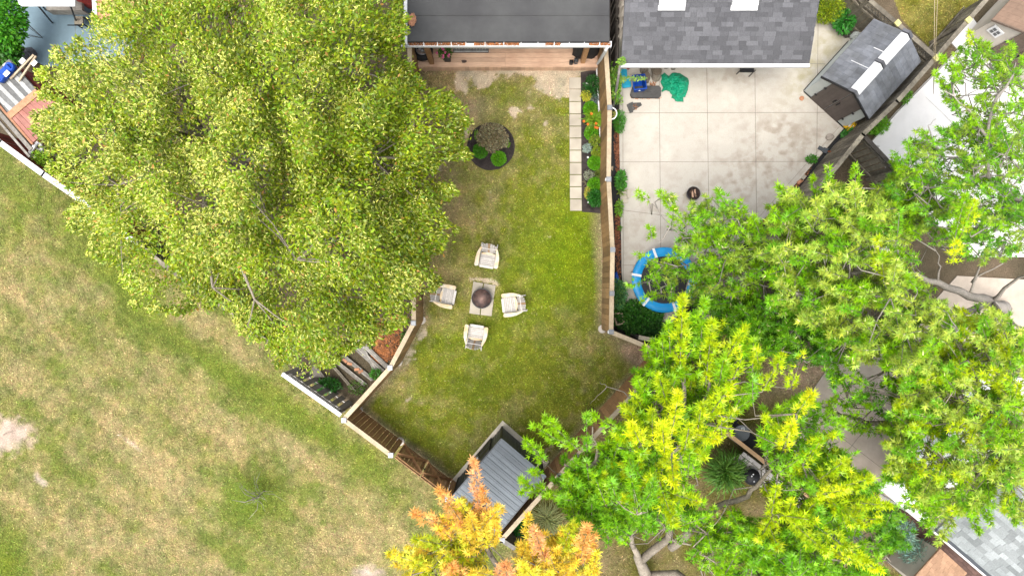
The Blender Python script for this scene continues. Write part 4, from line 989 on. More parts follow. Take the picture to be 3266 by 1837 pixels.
# green tarp: crumpled sheet
TP=[(2107,240),(2120,231),(2133,243),(2144,231),(2170,234),(2195,250),(2199,262),(2194,290),(2186,312),(2181,312),(2180,327),(2155,325),(2148,316),(2140,314),(2143,305),(2132,292),(2122,290),(2113,295),(2108,293),(2114,280),(2105,262),(2110,252)]
n=64;xs=np.linspace(2102,2202,n);ys_=np.linspace(228,330,n);A,B=np.meshgrid(xs,ys_);a_,b_=A.ravel(),B.ravel()
ins=inpoly(a_,b_,TP);dd=distpoly(a_,b_,TP)
zt=.015+np.clip(dd/14,0,1)**.6*(.07+.16*np.abs(fbm(a_*.03+b_*.05,b_*.03-a_*.02,5,3)-.5)*2+.09*(1-np.abs(2*fbm(a_*.11+b_*.03,b_*.07,6,3)-1)))
W=at_np(a_,b_,zt+pz);keep=np.full(n*n,-1);keep[ins]=np.arange(ins.sum())
fs=[]
for j in range(n-1):
    for i in range(n-1):
        q4=[keep[(j+1)*n+i],keep[(j+1)*n+i+1],keep[j*n+i+1],keep[j*n+i]]
        if min(q4)>=0: fs.append(tuple(int(k) for k in q4))
m=MB();m.add(W[ins].tolist(),fs,.5,0,False);o=m.build('green_tarp',M_GREEN);tag(o,'crumpled bright green tarp lying on the concrete below the garage eave','tarp')
sm=o.modifiers.new('thickness','SOLIDIFY');sm.thickness=.006
# dark slab, broken piece, dark trough
R=root('dark_planter_slab',op(2060,295),'long dark grey moulded slab with rounded ends lying on the concrete under the blue bin','slab')
m=MB();m.prism([XY(x,y,.2) for x,y in [(2018,276),(2100,274),(2109,282),(2109,305),(2102,312),(2016,311),(2011,300)]],pz,.17,tint=.4);m.build('lower_half',mat('dark_grey_slab',(.085,.083,.082),.8,.15,8,.3,bump=.3),R)
m=MB();m.prism([XY(x,y,.2) for x,y in [(2034,275),(2102,274),(2108,281),(2108,290),(2030,294)]],.172,.2,tint=.5);m.build('upper_half',bpy.data.materials['dark_grey_slab'],R)
m=MB();m.prism([XY(x,y,.1) for x,y in [(2008,330),(2018,326),(2019,358),(2009,361),(1999,335)]][::-1],pz,.13,tint=.4);m.prism([XY(x,y,.1) for x,y in [(2019,328),(2044,327),(2048,336),(2021,353)]],pz,.08,tint=.1)
tag(m.build('broken_slab_piece',bpy.data.materials['dark_grey_slab']),'broken dark slab piece with leaves inside, lying alone on the concrete left of the joint line','slab')
for px,py,r_,nm,l,mt in ((2556,315,(.075,.085,.04),'flat_stone','small orange-brown flat stone on the concrete in front of the resin shed',M_PLYW),(2645,438,(.14,.12,.09),'boulder','round pale boulder on the concrete corner below the resin shed',M_STONE),
     (1963,208,(.13,.06,.08),'flat_stone','dark reddish stone in the corner under the garage eave',M_RUST),(2003,219,(.06,.05,.06),'flat_stone','small dark red round stone beside the garage corner',M_REDP),
     (2124,216,(.09,.06,.08),'flat_stone','light grey stone peeking from under the garage eave',M_STONE),(2147,220,(.08,.06,.09),'flat_stone','pointed grey stone under the garage eave above the green tarp',M_STONE)):
    q=op(px,py);m=MB();m.blob((q.x,q.y,q.z+r_[2]*.5),r_,seg=9,rings=5,jit=.14,seed=px);tag(m.build(nm,mt),l,'stone')
# half hidden dark chair under the eave
q=op(2377,214);R=root('garden_chair',q,'black garden chair mostly hidden under the garage eave','chair')
m=MB();z=.42;a=at(2357,216,z);b=at(2403,233,z);m.box(((a.x+b.x)/2,(a.y+b.y)/2+.12,pz+z),(.44,.42,.03));m.build('seat',M_BLACK,R)
m=MB();m.box(((a.x+b.x)/2,a.y+.4,pz+.75),(.44,.03,.5));m.build('backrest',M_BLACK,R)
for x,y in ((2349,238),(2388,246),(2352,175),(2392,178)):
    g=op(x,y);m=MB();m.bar(g,Vector((g.x*1.0,g.y+.02,pz+.60 if y>200 else .8)),.02,.02,up=(0,1,0));m.build('leg',M_BLACK,R)
q=op(2237,214);m=MB();m.blob((q.x,q.y,pz+.04),(.09,.05,.05),seed=4);m.bar((q.x-.03,q.y-.02,pz+.08),(q.x+.04,q.y+.03,pz+.1),.02,.02);tag(m.build('shoe',M_BLACK),'small black shoe-like item under the middle of the garage eave','shoe')
# fire ring with logs on patio
q=op(2205,621);R=root('fire_ring',q,'small dark round fire ring holding charred logs on the concrete patio','fire pit')
m=MB();m.lathe((q.x,q.y,pz),[(.14,.0),(.17,.04),(.20,.22),(.215,.27),(.20,.275),(.185,.22),(.15,.06),(.001,.05)],seg=28);m.build('bowl',M_RUST,R)
m=MB();ring(m,(q.x,q.y,pz+.275),.218,.196,.02,Matrix.Identity(3),30,6)
for k in range(-3,4): m.bar((q.x+k*.05,q.y-math.sqrt(.19**2-(k*.05)**2),pz+.2),(q.x+k*.05,q.y+math.sqrt(.19**2-(k*.05)**2),pz+.2),.006,.006)
m.build('grate',M_RIM,R)
m=MB()
for (a,b,c,d,t) in ((-.05,.1,-.02,-.12,1),(.04,.13,.05,-.03,.9),(.0,.02,.09,-.1,.3),(-.1,.03,-.03,.13,.1)): m.bar((q.x+a,q.y+b,pz+.25),(q.x+c,q.y+d,pz+.25),.05,.05,tint=t)
m.build('firewood',mat('fire_log',(.30,.19,.13),.9,.8,14,.4),R)
m=MB();m.prism([XY(x,y,.08) for x,y in [(2177,622),(2198,603),(2222,612),(2231,616),(2209,642),(2190,638)]],pz,pz+.02);tag(m.build('fire_mat',M_PAVER),'pale angular slab under the dark fire ring','slab')
# broken pavers
for i,(poly,l) in enumerate((([(1982,610),(1996,607),(2000,634),(1984,637)],'left tilted broken paver beside the mulch strip'),([(1999,605),(2014,603),(2010,632),(2001,633)],'upper right broken paver in the small stack by the mulch strip'),([(1985,637),(2003,635),(2004,646),(1986,649)],'lowest broken paver in the small stack by the mulch strip'))):
    m=MB();m.prism([XY(x,y,.1) for x,y in poly],pz,pz+.05+.02*i,tint=.7);tag(m.build('broken_paver',M_PAVER),l,'paver','broken pavers on the patio edge')
# hanging bracket arc on the fence post
c0=at(1950,345,1.75);m=MB();m.tube([(c0.x+.17*math.sin(t)*.9,c0.y-.0-.17+.17*math.cos(t),1.78-.0*t) for t in [i*math.pi/12 for i in range(13)]],.018,8)
R=root('hanging_basket',Vector((c0.x,c0.y-.17,1.5)),'white curved basket bracket hanging from the cedar fence post with a small plant','hanging basket');m.build('bracket',M_WHITE,R)
m=MB();m.lathe((c0.x+.05,c0.y-.17,1.45),[(.05,0),(.09,.1),(.10,.12),(.09,.12),(.001,.1)],seg=14);m.build('basket',M_OLDW2,R)
rr=np.random.default_rng(4);leafball('foliage',R,(c0.x+.05,c0.y-.17,1.6),(.09,.11,.08),110,vary((.25,.26,.04),110,rr),(.03,.06),5)
for px,py,l in ((1936,573,'white solar light fixed to the cedar fence beside the clipped ball shrubs'),(1944,1058,'white solar light at the cedar fence corner above the round footing'),(1250,1447,'pale solar light on the gate post of the park fence')):
    q=at(px,py,1.7);m=MB();m.box((q.x,q.y,1.68),(.1,.07,.08));m.prism([(q.x-.06,q.y-.045),(q.x+.06,q.y-.045),(q.x+.05,q.y+.045),(q.x-.05,q.y+.045)],1.72,1.74);tag(m.build('solar_light',M_WHITE),l,'light','solar lights on the fence')
for px,py,l in ((1871,267,'small white square path light beside the dark fern'),(1875,502.5,'small white square path light above the third clipped ball shrub'),(1877,645,'small white square path light at the lower end of the flower bed')):
    q=at(px,py,.2);R=root('path_light',Vector((q.x,q.y,0)),l,'light','path lights in the flower bed');m=MB();m.box((q.x,q.y,.2),(.055,.055,.03));m.build('lamp_cap',M_WHITE,R);m=MB();m.box((q.x,q.y,.1),(.02,.02,.19));m.build('stake',M_BLACK,R)
# trampoline
tc=at(2119,893,.55);R=root('trampoline',Vector((tc.x,tc.y,0)),'round trampoline with bright blue padding and black jumping mat under the leaves','trampoline')
m=MB();Ro,Ri=1.03,.74;sg=48
vs=[]
for r_,z in ((Ri,.56),(Ri+.02,.585),(Ro-.02,.585),(Ro,.55),(Ro-.01,.50)):
    vs+=[(tc.x+r_*math.cos(2*math.pi*k/sg),tc.y+r_*math.sin(2*math.pi*k/sg),z+.006*math.sin(k*2.1)) for k in range(sg)]
m.add(vs,[(i*sg+k,(i+1)*sg+k,(i+1)*sg+(k+1)%sg,i*sg+(k+1)%sg) for i in range(4) for k in range(sg)],.5,0,True);m.build('pad',M_SKYB,R)
m=MB();m.lathe((tc.x,tc.y,.54),[(.76,0),(.76,.004),(.001,.0)],seg=40,smooth=False);m.build('jumping_mat',M_BLACK,R)
for k in range(6):
    a=math.radians(k*60+50);m=MB();m.bar((tc.x+Ri*math.cos(a),tc.y+Ri*math.sin(a),.597),(tc.x+(Ro+.02)*math.cos(a),tc.y+(Ro+.02)*math.sin(a),.59),.075,.014);m.build('pad_strap',M_WHITE,R)
for k in range(8):
    a=math.radians(k*45+22+8);m=MB();x,y=tc.x+.97*math.cos(a),tc.y+.97*math.sin(a);m.tube([(x,y,.5),(x,y,.07)],.025,8);m.build('leg',M_ALU,R)
m=MB();m.tube([(tc.x+.98*math.cos(k/24*6.2832),tc.y+.98*math.sin(k/24*6.2832),.5) for k in range(25)],.022,6);m.build('frame',M_ALU,R)
# ball, shovel, yellow thing, blue tarp, crate, misc
q=at(2286,879,.12);m=MB();m.lathe((q.x,q.y,.005),[(.12*math.sin(math.pi*i/10),.12-.12*math.cos(math.pi*i/10)) for i in range(11)],seg=18)
R=root('ball',Vector((q.x,q.y,0)),'orange ball with white patch at the tip of the concrete patio beside the trampoline','ball');m.build('ball_shell',M_ORNG,R);m=MB();m.prism([XY(x,y,.02) for x,y in [(2268,886),(2280,884),(2284,892),(2270,900)]],.0,.04);tag(m.build('plastic_lid',M_WHITE),'small white plastic scrap beside the orange ball','litter')
R=root('shovel',at(2655,480,.06),'shovel with orange wooden handle lying over the black fabric by the diagonal fence','shovel')
a,b=at(2640,483,.12),at(2682,488,.7);m=MB();m.tube([a,b],.018,8);m.build('handle',M_ORNG,R)
m=MB();m.bar(b,b+(b-a).normalized()*.05,.14,.03);m.bar(b+(b-a).normalized()*.05+Vector((0,.06,0)),b+(b-a).normalized()*.12+Vector((0,.05,0)),.02,.02);m.bar(b+(b-a).normalized()*.05-Vector((0,.06,0)),b+(b-a).normalized()*.12-Vector((0,.05,0)),.02,.02);m.build('grip',M_DGREY,R)
m=MB();c1=at(2625,478,.10);m.bar(a,c1,.17,.015);m.bar(c1,at(2610,470,.08),.12,.015);m.build('blade',M_DGREY,R)
R=root('yellow_toy',at(2712,405),'yellow and white plastic toy wedged between the resin shed and the diagonal fence','toy')
p0=at(2712,403,.15);m=MB();m.blob((p0.x,p0.y,.14),(.22,.12,.13),jit=.15,seed=8);m.tube([at(2730,385,.3),at(2722,395,.33),at(2708,412,.28),at(2700,420,.15)],.03,8);m.build('body',M_YEL,R);m=MB();m.blob((p0.x-.03,p0.y,.26),(.09,.06,.05),seed=2,jit=.2);m.build('white_part',M_WHITE,R)
m=MB()
for x0,y0,x1,y1 in ((2735,395,2775,392),(2732,402,2768,385),(2740,400,2760,404)): m.tube([at(x0,y0,.2),at((x0+x1)/2,(y0+y1)/2-3,.3),at(x1,y1,.25)],.018,6)
tag(m.build('black_hoses',M_RUBBER),'tangle of dark grey hoses behind the yellow toy','hose')
m=MB();m.blob((at(2705,110,.15).x,at(2705,110,.15).y,.12),(.22,.10,.12),jit=.2,seed=5);tag(m.build('rolled_rug',M_OLDW2),'dark rolled rug lying behind the green bushes at the resin shed','rug')
m=MB();m.blob((at(2730,112,.25).x,at(2730,112,.25).y,.18),(.16,.12,.18),jit=.12,seed=6);tag(m.build('white_sack',M_RWALL),'pale green-white plastic tub partly under the resin shed roof edge','tub')
m=MB();m.blob((at(1966,893,.2).x,at(1966,893,.2).y,.13),(.10,.26,.14),jit=.18,seed=7);tag(m.build('blue_cover',M_BLUE),'crumpled royal blue plastic cover between the cedar fence and the trampoline','cover')
R=root('white_planter_box',at(1975,1012),'weathered white wooden box frame standing in the shade at the lower fence corner','planter')
a,b,c_,d_=[at(x,y,.4) for x,y in ((1958,1002),(1982,998),(1990,1030),(1967,1036))];m=MB()
for p,q in ((a,b),(b,c_),(c_,d_),(d_,a)): m.bar(p,q,.05,.05);m.bar(p-Vector((0,0,.34)),q-Vector((0,0,.34)),.04,.04)
m.build('frame',M_CAP,R);m=MB();m.prism([(p.x*.998,p.y) for p in (a,b,c_,d_)],.02,.3);m.build('dark_inside',M_OLDW2,R)
for x,y,l,rr_ in ((2033,1042,'flat tan stepping stone in the middle of the dark ivy patch',.13),(2107,1063,'pale stone at the bottom tip of the concrete patio',.09),(2052,986,'small tan stone at the trampoline foot above the ivy',.09)):
    q=at(x,y,.1);m=MB();m.blob((q.x,q.y,.06),(rr_,rr_*.8,.07),jit=.1,seed=int(x));tag(m.build('garden_stone',M_STONE),l,'stone')
R=root('dark_flowerpot',at(2104,1085),'small brown pot with dried stems between the dark fence and the ivy','pot');q=at(2104,1084,.3);m=MB();m.lathe((q.x,q.y,0),[(.08,0),(.11,.28),(.12,.3),(.1,.3),(.001,.27)],seg=16);m.build('pot_body',M_RUST,R);m=MB()
for k in range(10): m.tube([(q.x,q.y,.28),(q.x+random.uniform(-.1,.1),q.y+random.uniform(-.1,.1),.4)],.004,4)
m.build('dry_stems',M_CAP,R)
for i,(x,y,an,l) in enumerate(((2559,568,.8,'pale brick lying on the black fabric beside the diagonal patio edge'),(2549,580,.6,'reddish brick next to the pale one at the diagonal patio edge'),(2463,690,.9,'brick on the black fabric lower down the diagonal patio edge'),(2620,540,.9,'small pale block at the foot of the diagonal fence'))):
    q=at(x,y);m=MB();m.box((q.x,q.y,.05),(.2,.1,.07),rz=an,tint=.7);tag(m.build('brick',M_PAVER if i!=1 else M_PLYW),l,'brick','loose bricks along the diagonal fence')
# landscape fabric scraps and thin boards in the mulch strip
for (pl,l,mt) in (([(1946,455),(1956,452),(1954,485),(1948,520),(1945,500)],'upper dark slate scrap lying in the mulch strip',M_RUBBER),([(1953,492),(1961,490),(1955,520),(1947,540),(1949,510)],'lower dark slate scrap lying in the mulch strip',M_RUBBER),([(1946,533),(1956,530),(1955,545),(1949,541)],'small cream triangular scrap in the mulch strip',M_CAP)):
    m=MB();m.prism([XY(x,y,.05) for x,y in pl],.02,.045);tag(m.build('scrap_board',mt),l,'board')
# old planks outside the left fence
for i,(x0,y0,x1,y1,w_,l) in enumerate(((1118,1092,1222,1186,.17,'longest old grey plank, second from the leaf pile'),(1140,1080,1237,1172,.15,'upper old grey plank next to the leaf pile'),(1098,1137,1190,1212,.13,'middle old plank with orange brick scraps above it'),(1072,1152,1165,1226,.12,'split pale grey plank, third from the silver fence'),(1065,1170,1130,1245,.09,'brown rotting plank beside the flat stone'),(1152,1100,1205,1196,.10,'short dark plank crossing between the two longest ones'))):
    m=MB();a,b=at(x0,y0,.12),at(x1,y1,.06);dr=(b-a).normalized();nn=Vector((-dr.y,dr.x,0))
    for k in range(3): m.bar(a+nn*(k-1)*w_/3+dr*random.uniform(-.06,.06),b+nn*(k-1)*w_/3+dr*random.uniform(-.1,.1),w_/3-.006,.05+random.uniform(0,.02))
    tag(m.build('old_plank',M_GREYW if i!=4 else M_OLDW),l+', outside the left fence','plank','old planks outside the left fence')
m=MB();m.prism([XY(x,y,.1) for x,y in [(1003,1165),(1012,1170),(1037,1202),(987,1203),(984,1190)]],.02,.12,tint=.6);tag(m.build('flat_stone',M_STONE),'triangular pale grey stone slab beside the lattice fence and old planks','stone')
for i,(x,y) in enumerate(((1100,1150),(1115,1160),(1138,1178),(1150,1185))):
    q=at(x,y,.15);m=MB();m.box((q.x,q.y,.12),(.16,.08,.07),rz=-.7+i*.4);tag(m.build('brick',M_PLYW),['uppermost orange brick piece between the old planks','second orange brick piece between the old planks','third orange brick piece down between the old planks','lowest orange brick piece between the old planks'][i],'brick','brick scraps between the old planks')
# -- neighbour's red shed and clutter at the left edge
R=root('red_shed',at(60,360),'faded red and grey board-roofed shed at the left edge beside the big tree','shed')
z=1.9
A_,B_,C_,D_=at(30,372,z),at(122,294,z+.1),at(215,350,z),at(104,458,z-.1)      # red half
m=MB();m.slab([A_,B_,C_,D_],.05,tint=.5)
n=8
for i in range(n):
    t=(i+.5)/n;a=A_.lerp(B_,t);b=D_.lerp(C_,t);m.bar(a+Vector((0,0,.012)),b+Vector((0,0,.012)),(B_-A_).length/n-.012,.02)
m.build('red_roof_boards',M_SALM,R)
E_,F_=at(-70,280,z),at(30,190,z+.1)
m=MB();m.slab([E_,F_,B_,A_],.05,tint=.4);n=9
for i in range(n):
    t=(i+.5)/n;a=E_.lerp(F_,t);b=A_.lerp(B_,t);m.bar(a+Vector((0,0,.012)),b+Vector((0,0,.012)),(F_-E_).length/n-.02,.02,tint=1.0 if i%2 else random.uniform(0,.4))
m.build('grey_roof_boards',mat('mixed_grey_boards',(.33,.33,.32),.85,.55,10,.3),R)
m=MB();m.bar(A_+Vector((0,0,.035)),B_+Vector((0,0,.035)),.2,.02,tint=.8);m.bar(D_+(D_-A_).normalized()*.03,A_+(A_-D_)*1.2,.06,.10);m.build('orange_strip',M_PLYW,R)
m=MB();ex=Vector((-.12,-.16,-.12));m.bar(D_+ex,A_+(A_-D_)*1.5+ex,.12,.05);m.bar(D_+ex*2.2,A_+(A_-D_)*1.5+ex*2.2,.07,.05);m.build('edge_boards',M_GREYW,R)
m=MB();pp=[D_+Vector((.1,.05,0)),A_+(A_-D_)*1.5+Vector((.1,.05,0)),E_+Vector((-1,.8,0)),F_,B_,C_];m.prism([(p.x,p.y) for p in (A_+(A_-D_)*1.0+Vector((.1,.05,0)),D_+Vector((.1,.06,0)),C_+Vector((-.1,.02,0)),F_+Vector((0,-.1,0)))],0,1.74);m.build('wall',M_REDP,R)
R=root('wooden_trestle',at(95,480,1),'white wooden A-shaped frame leaning between the red shed and the white-capped fence','trestle')
m=MB();m.bar(at(67,487,1.1),at(117,502,1.1),.10,.05);m.bar(at(91,495,1.15),at(127,441,1.5),.10,.05);m.bar(at(135,487,1.2),at(127,446,1.45),.08,.05);m.bar(at(118,475,1.1),at(134,482,1.1),.06,.05);m.build('upper_bars',M_WHITE,R)
m=MB();
for x,y in ((72,489),(114,500),(133,484)): q=at(x,y,1.08);m.box((q.x,q.y,.53),(.06,.06,1.06))
m.build('legs',M_WHITE,R)
R=root('blue_tub',at(25,232,2),'bright blue plastic tub lying on the grey boards of the red shed','tub')
z=2.12;m=MB();q0,q1=at(2,250,z),at(34,216,z);m.bar(q0,q1,.22,.16);dv=(q1-q0).normalized();nv=Vector((-dv.y,dv.x,0))
m.lathe(q1-Vector((0,0,.08)),[(.13,0),(.13,.16),(.10,.17),(.09,.1),(.001,.09)],seg=14);m.lathe(q0-Vector((0,0,.08)),[(.13,0),(.13,.16),(.1,.17),(.09,.1),(.001,.09)],seg=14);m.build('tub_body',M_BLUE,R)
for x0,y0,x1,y1,l in ((34,252,108,176,'left pale batten lying across the grey shed boards'),(60,260,115,180,'right pale batten lying across the grey shed boards')):
    m=MB();m.bar(at(x0,y0,2.08),at(x1,y1,2.14),.05,.04);tag(m.build('batten',M_CAP),l,'batten','battens on the red shed')
for x,y,l in ((66,193,'upper white sheet lying on the shed boards'),(25,237,'white sheet tucked over the blue tub'),(104,200,'right white sheet at the shed roof end')):
    q=at(x,y,2.2);m=MB();m.box((q.x,q.y,2.14 if x!=25 else 2.25),(.13,.17,.012),rz=-.75);tag(m.build('white_sheet',M_WHITE),l,'sheet','white sheets on the red shed')
m=MB();q=at(68,160,.3);m.blob((q.x,q.y,.2),(.12,.12,.2),seed=3,jit=.08);tag(m.build('dark_pot',M_RUST),'round dark brown pot at the edge of the blue patio under the bushes','pot')
m=MB();
for k in range(9): m.blob((at(60,185,.3).x+random.uniform(-.3,.3),at(60,185,.3).y+random.uniform(-.2,.2),.2+random.uniform(0,.1)),(.2,.16,.12),seed=k,jit=.3,tint=random.random())
tag(m.build('junk_heap',mat('grey_clutter',(.17,.17,.19),.8,.4)),'heap of grey clutter between the blue patio and the red shed','clutter')
# blue patio furniture
z=2.1;R=root('swing_canopy',at(150,-30),'white canopy of a garden swing at the upper left edge over the blue patio','canopy')
m=MB();m.prism([XY(x,y,z) for x,y in [(57,-90),(58,2),(63,16),(72,22),(241,22),(238,-90)]],z,z+.03,tint=.7);m.build('canopy_cloth',M_WHITE,R)
for (a,b) in ((at(122,20,z),at(166,73,.06)),(at(135,20,z),at(146,33,.9)),(at(225,20,z),at(245,75,.06)),(at(122,-70,z),at(100,-120,.06))):
    m=MB();m.tube([a,b],.025,8);m.build('pole',M_BLACK,R)
m=MB();a,b=at(147,30,.55),at(262,30,.55);m.box(((a.x+b.x)/2,(a.y)+.28,.5),(b.x-a.x,.62,.12));m.box(((a.x+b.x)/2,a.y-.02,.38),(b.x-a.x,.04,.35));m.build('bench_seat',mat('beige_cushion',(.42,.38,.33),.8,.05),R)
q=at(252,66,.4);R=root('grey_stool',Vector((q.x,q.y,0)),'square grey stool on the blue patio half under the tree','stool');m=MB();m.box((q.x,q.y,.4),(.27,.25,.05));m.build('seat',M_OLDW,R)
for a in(-.12,.12):
    for b in(-.11,.11): m=MB();m.box((q.x+a,q.y+b,.2),(.03,.03,.4));m.build('leg',M_BLACK,R);m=MB();m.bar((q.x-.36,q.y-.15,.40),(q.x+.15,q.y-.16,.41),.03,.02);m.build('side_bar',M_BLACK,R)
R=root('red_house',at(330,-30),'corner of a red-walled building with white eave trim behind the big tree','house')
m=MB();m.prism([XY(285,30,0),XY(305,34,0),XY(470,34,0),XY(470,-200,0),XY(285,-200,0)],0,2.1);m.build('wall',mat('bright_red_wall',(.50,.06,.045),.6,.05),R)
m=MB();m.bar(at(296,-150,2.2),at(306,60,2.2),.12,.1);m.build('eave_trim',M_WHITE,R)
m=MB();m.slab([at(301,-150,2.2),at(311,60,2.2),at(430,62,2.4),at(430,-150,2.4)],.08,tint=.6);m.build('roof',M_PLYW,R)
# -- lower right furniture behind the trees
q=at(2366,1381,.72);R=root('round_table',Vector((q.x,q.y,0)),'small round grey table with a white card, standing by the wooden rail','table')
m=MB();m.lathe((q.x,q.y,.70),[(.245,0),(.25,.02),(.24,.028),(.001,.028)],seg=36,smooth=False);m.build('table_top',mat('grey_laminate',(.22,.235,.25),.5,.03,4,.05),R)
m=MB();m.tube([(q.x,q.y,.70),(q.x,q.y,.03)],.03,8);m.lathe((q.x,q.y,.0),[(.2,0),(.2,.02),(.001,.04)],seg=20);m.build('pedestal',M_BLACK,R)
k=at(2369.5,1367.5,.735);m=MB();m.box((k.x,k.y,.733),(.105,.10,.005),rz=.15,tint=.6);R2=root('white_card',k,'white card with small black print lying on the round grey table','card');m.build('card_sheet',M_WHITE,R2)
m=MB()
for i,dx in enumerate((-.022,-.008,.008,.022)): m.box((k.x+dx,k.y+dx*.15,.737),(.007,.05 if i%2 else .035,.002),rz=.15)
m.build('print',M_BLACK,R2)
for px,py,an,l in ((2332,1335,-.75,'black stacking chair above the round grey table'),(2392,1406,-.78,'black stacking chair below the round grey table')):
    q=at(px,py,.45);R=root('patio_chair',Vector((q.x,q.y,0)),l,'chair','black chairs at the round table');Mz=Matrix.Rotation(an,3,'Z')
    def L_(x,y,z): return Vector((q.x,q.y,0))+Mz@Vector((x,y,z))
    m=MB();m.box(L_(0,0,.44),(.42,.40,.03),rz=an);m.build('seat',M_RUBBER,R)
    m=MB();m.bar(L_(-.2,-.21,.70),L_(.2,-.21,.70),.03,.26);m.build('backrest',M_RUBBER,R)
    for a in(-.19,.19):
        for b in(-.19,.19): m=MB();m.tube([L_(a,b,.44),L_(a*1.12,b*1.12,.01)],.012,6);m.build('leg',M_BLACK,R)
R=root('wooden_rail_fence',at(2440,1470),'low fence with fresh orange top rail next to the round grey table','fence')
a,b=at(2308,1372,1.3),at(2600,1598,1.3);m=MB();m.bar(a,b,.12,.04,tint=.6);m.build('top_rail',mat('fresh_rail',(.62,.38,.2),.7,.05,6,.1),R)
m=MB();a2,b2=a-Vector((0,0,.1)),b-Vector((0,0,.1));n=26
for i in range(n):
    q=a.lerp(b,(i+.5)/n);m.box((q.x,q.y,.62),(.13,.02,1.2),rz=math.atan2((b-a).y,(b-a).x))
m.build('boards',M_OLDW2,R)
for t in (.2,.5,.8):
    q=a.lerp(b,t);m=MB();m.box((q.x,q.y,.64),(.09,.09,1.28));m.build('post',M_OLDW,R)
R=root('plank_stack',at(2430,1500),'stack of whitish planks with black screw heads beside the orange-topped fence','planks')
dr=(b-a).normalized();nn=Vector((dr.y,-dr.x,0));s0=at(2372,1440,.6);LL=2.6
for i in range(4):
    m=MB();o0=s0+nn*(.065+.14*i)+Vector((0,0,-.04*i));m.bar(o0+dr*(-.05*i),o0+dr*LL,.125,.03,tint=.5);m.build('plank',M_CAPW,R)
m=MB()
for i in range(9):
    for j in range(3): q=s0+nn*(.03+.14*j+(.07 if i%2 else 0))+dr*(.15+i*.28)+Vector((0,0,.02-.04*j));m.lathe(q,[(.014,-.03),(.014,.01),(.001,.01)],seg=8)
m.build('screw_heads',M_BLACK,R)
m=MB()
for t in (.3,2.2): q=s0+dr*t+nn*.28;m.box((q.x,q.y,.22),(.1,.6,.44),rz=math.atan2(dr.y,dr.x))
m.build('support_block',M_OLDW2,R)
q=at(2398,1520,.7);R=root('kettle_grill',Vector((q.x,q.y,0)),'black round grill with white knobs beside the stack of whitish planks','grill')
m=MB();m.lathe((q.x,q.y,.45),[(.05,0),(.2,.1),(.25,.22),(.25,.26),(.22,.32),(.13,.38),(.001,.4)],seg=24);m.build('body',M_BLACK,R)
m=MB();ring(m,(q.x,q.y,.72),.26,.235,.03,Matrix.Identity(3),24,6);m.build('rim',M_RIM,R)
m=MB()
for dx,dy in ((.0,.12),(-.05,.06),(.02,-.1)): m.blob((q.x+dx,q.y+dy,.84),(.025,.025,.02),jit=.02)
m.build('knobs',M_WHITE,R)
for t in range(3): m=MB();m.tube([(q.x+.1*math.cos(t*2.1),q.y+.1*math.sin(t*2.1),.5),(q.x+.2*math.cos(t*2.1),q.y+.2*math.sin(t*2.1),.0)],.015,6);m.build('leg',M_ALU,R)
R=root('planter_crate',at(2785,1560),'open wooden crate with orange rim at the corner of the white patio cover','crate')
C4=[at(x,y,.9) for x,y in ((2757,1580),(2788,1543),(2808,1572),(2775,1610))];m=MB()
for i in range(4): m.bar(C4[i]-Vector((0,0,.45)),C4[(i+1)%4]-Vector((0,0,.45)),.03,.9)
m.build('sides',M_OLDW2,R);m=MB();m.bar(C4[0],C4[1],.08,.04);m.bar(C4[3],C4[0],.05,.04);m.build('rim',M_PLYW,R)
q=at(3186,1100,.5);R=root('kiddie_pool_ring',Vector((q.x,q.y,0)),'dark round tub with pale rim seen through the branches at the right edge','tub');m=MB();ring(m,(q.x,q.y,.45),.36,.26,.1,Matrix.Identity(3),32,8);m.build('rim',M_CREAM,R);m=MB();m.lathe((q.x,q.y,.05),[(.30,0),(.33,.4),(.001,.38)],seg=28);m.build('inside',M_BLACK,R)
m=MB();q=at(3240,1090,.4);m.blob((q.x,q.y,.2),(.35,.3,.2),jit=.3,seed=3);tag(m.build('blue_cover',M_BLUE),'bright blue crumpled cover near the right picture edge under the branches','cover')
R=root('white_lounger',at(2840,800),'white folding chair frame glimpsed through the leaves above the dirt patch','chair')
m=MB();
for x0,y0,x1,y1 in ((2790,812,2850,795),(2850,795,2858,778),(2820,806,2835,815),(2835,815,2858,800)): m.bar(at(x0,y0,.5),at(x1,y1,.5),.07,.04)
m.build('frame',M_METALW,R);m=MB();m.slab([at(2795,795,.4),at(2845,780,.4),at(2850,800,.4),at(2800,815,.4)],.03);m.build('seat',M_METALW,R)
for x,y in ((2795,812),(2850,795),(2838,814)): q=at(x,y,.4);m=MB();m.box((q.x,q.y,.2),(.03,.03,.4));m.build('leg',M_METALW,R)
# overhead cables
for dx,l in ((0,'left of the two thin overhead cables above the triangular lawn'),(9,'right of the two thin overhead cables above the triangular lawn')):
    m=MB();m.tube([at(2982+dx,-200,5.5),at(2981+dx,0,5.2),at(2979+dx*.5,178,4.6),at(2977,300,1.85)],.007,5);tag(m.build('overhead_cable',M_CAP),l,'cable','overhead cables')
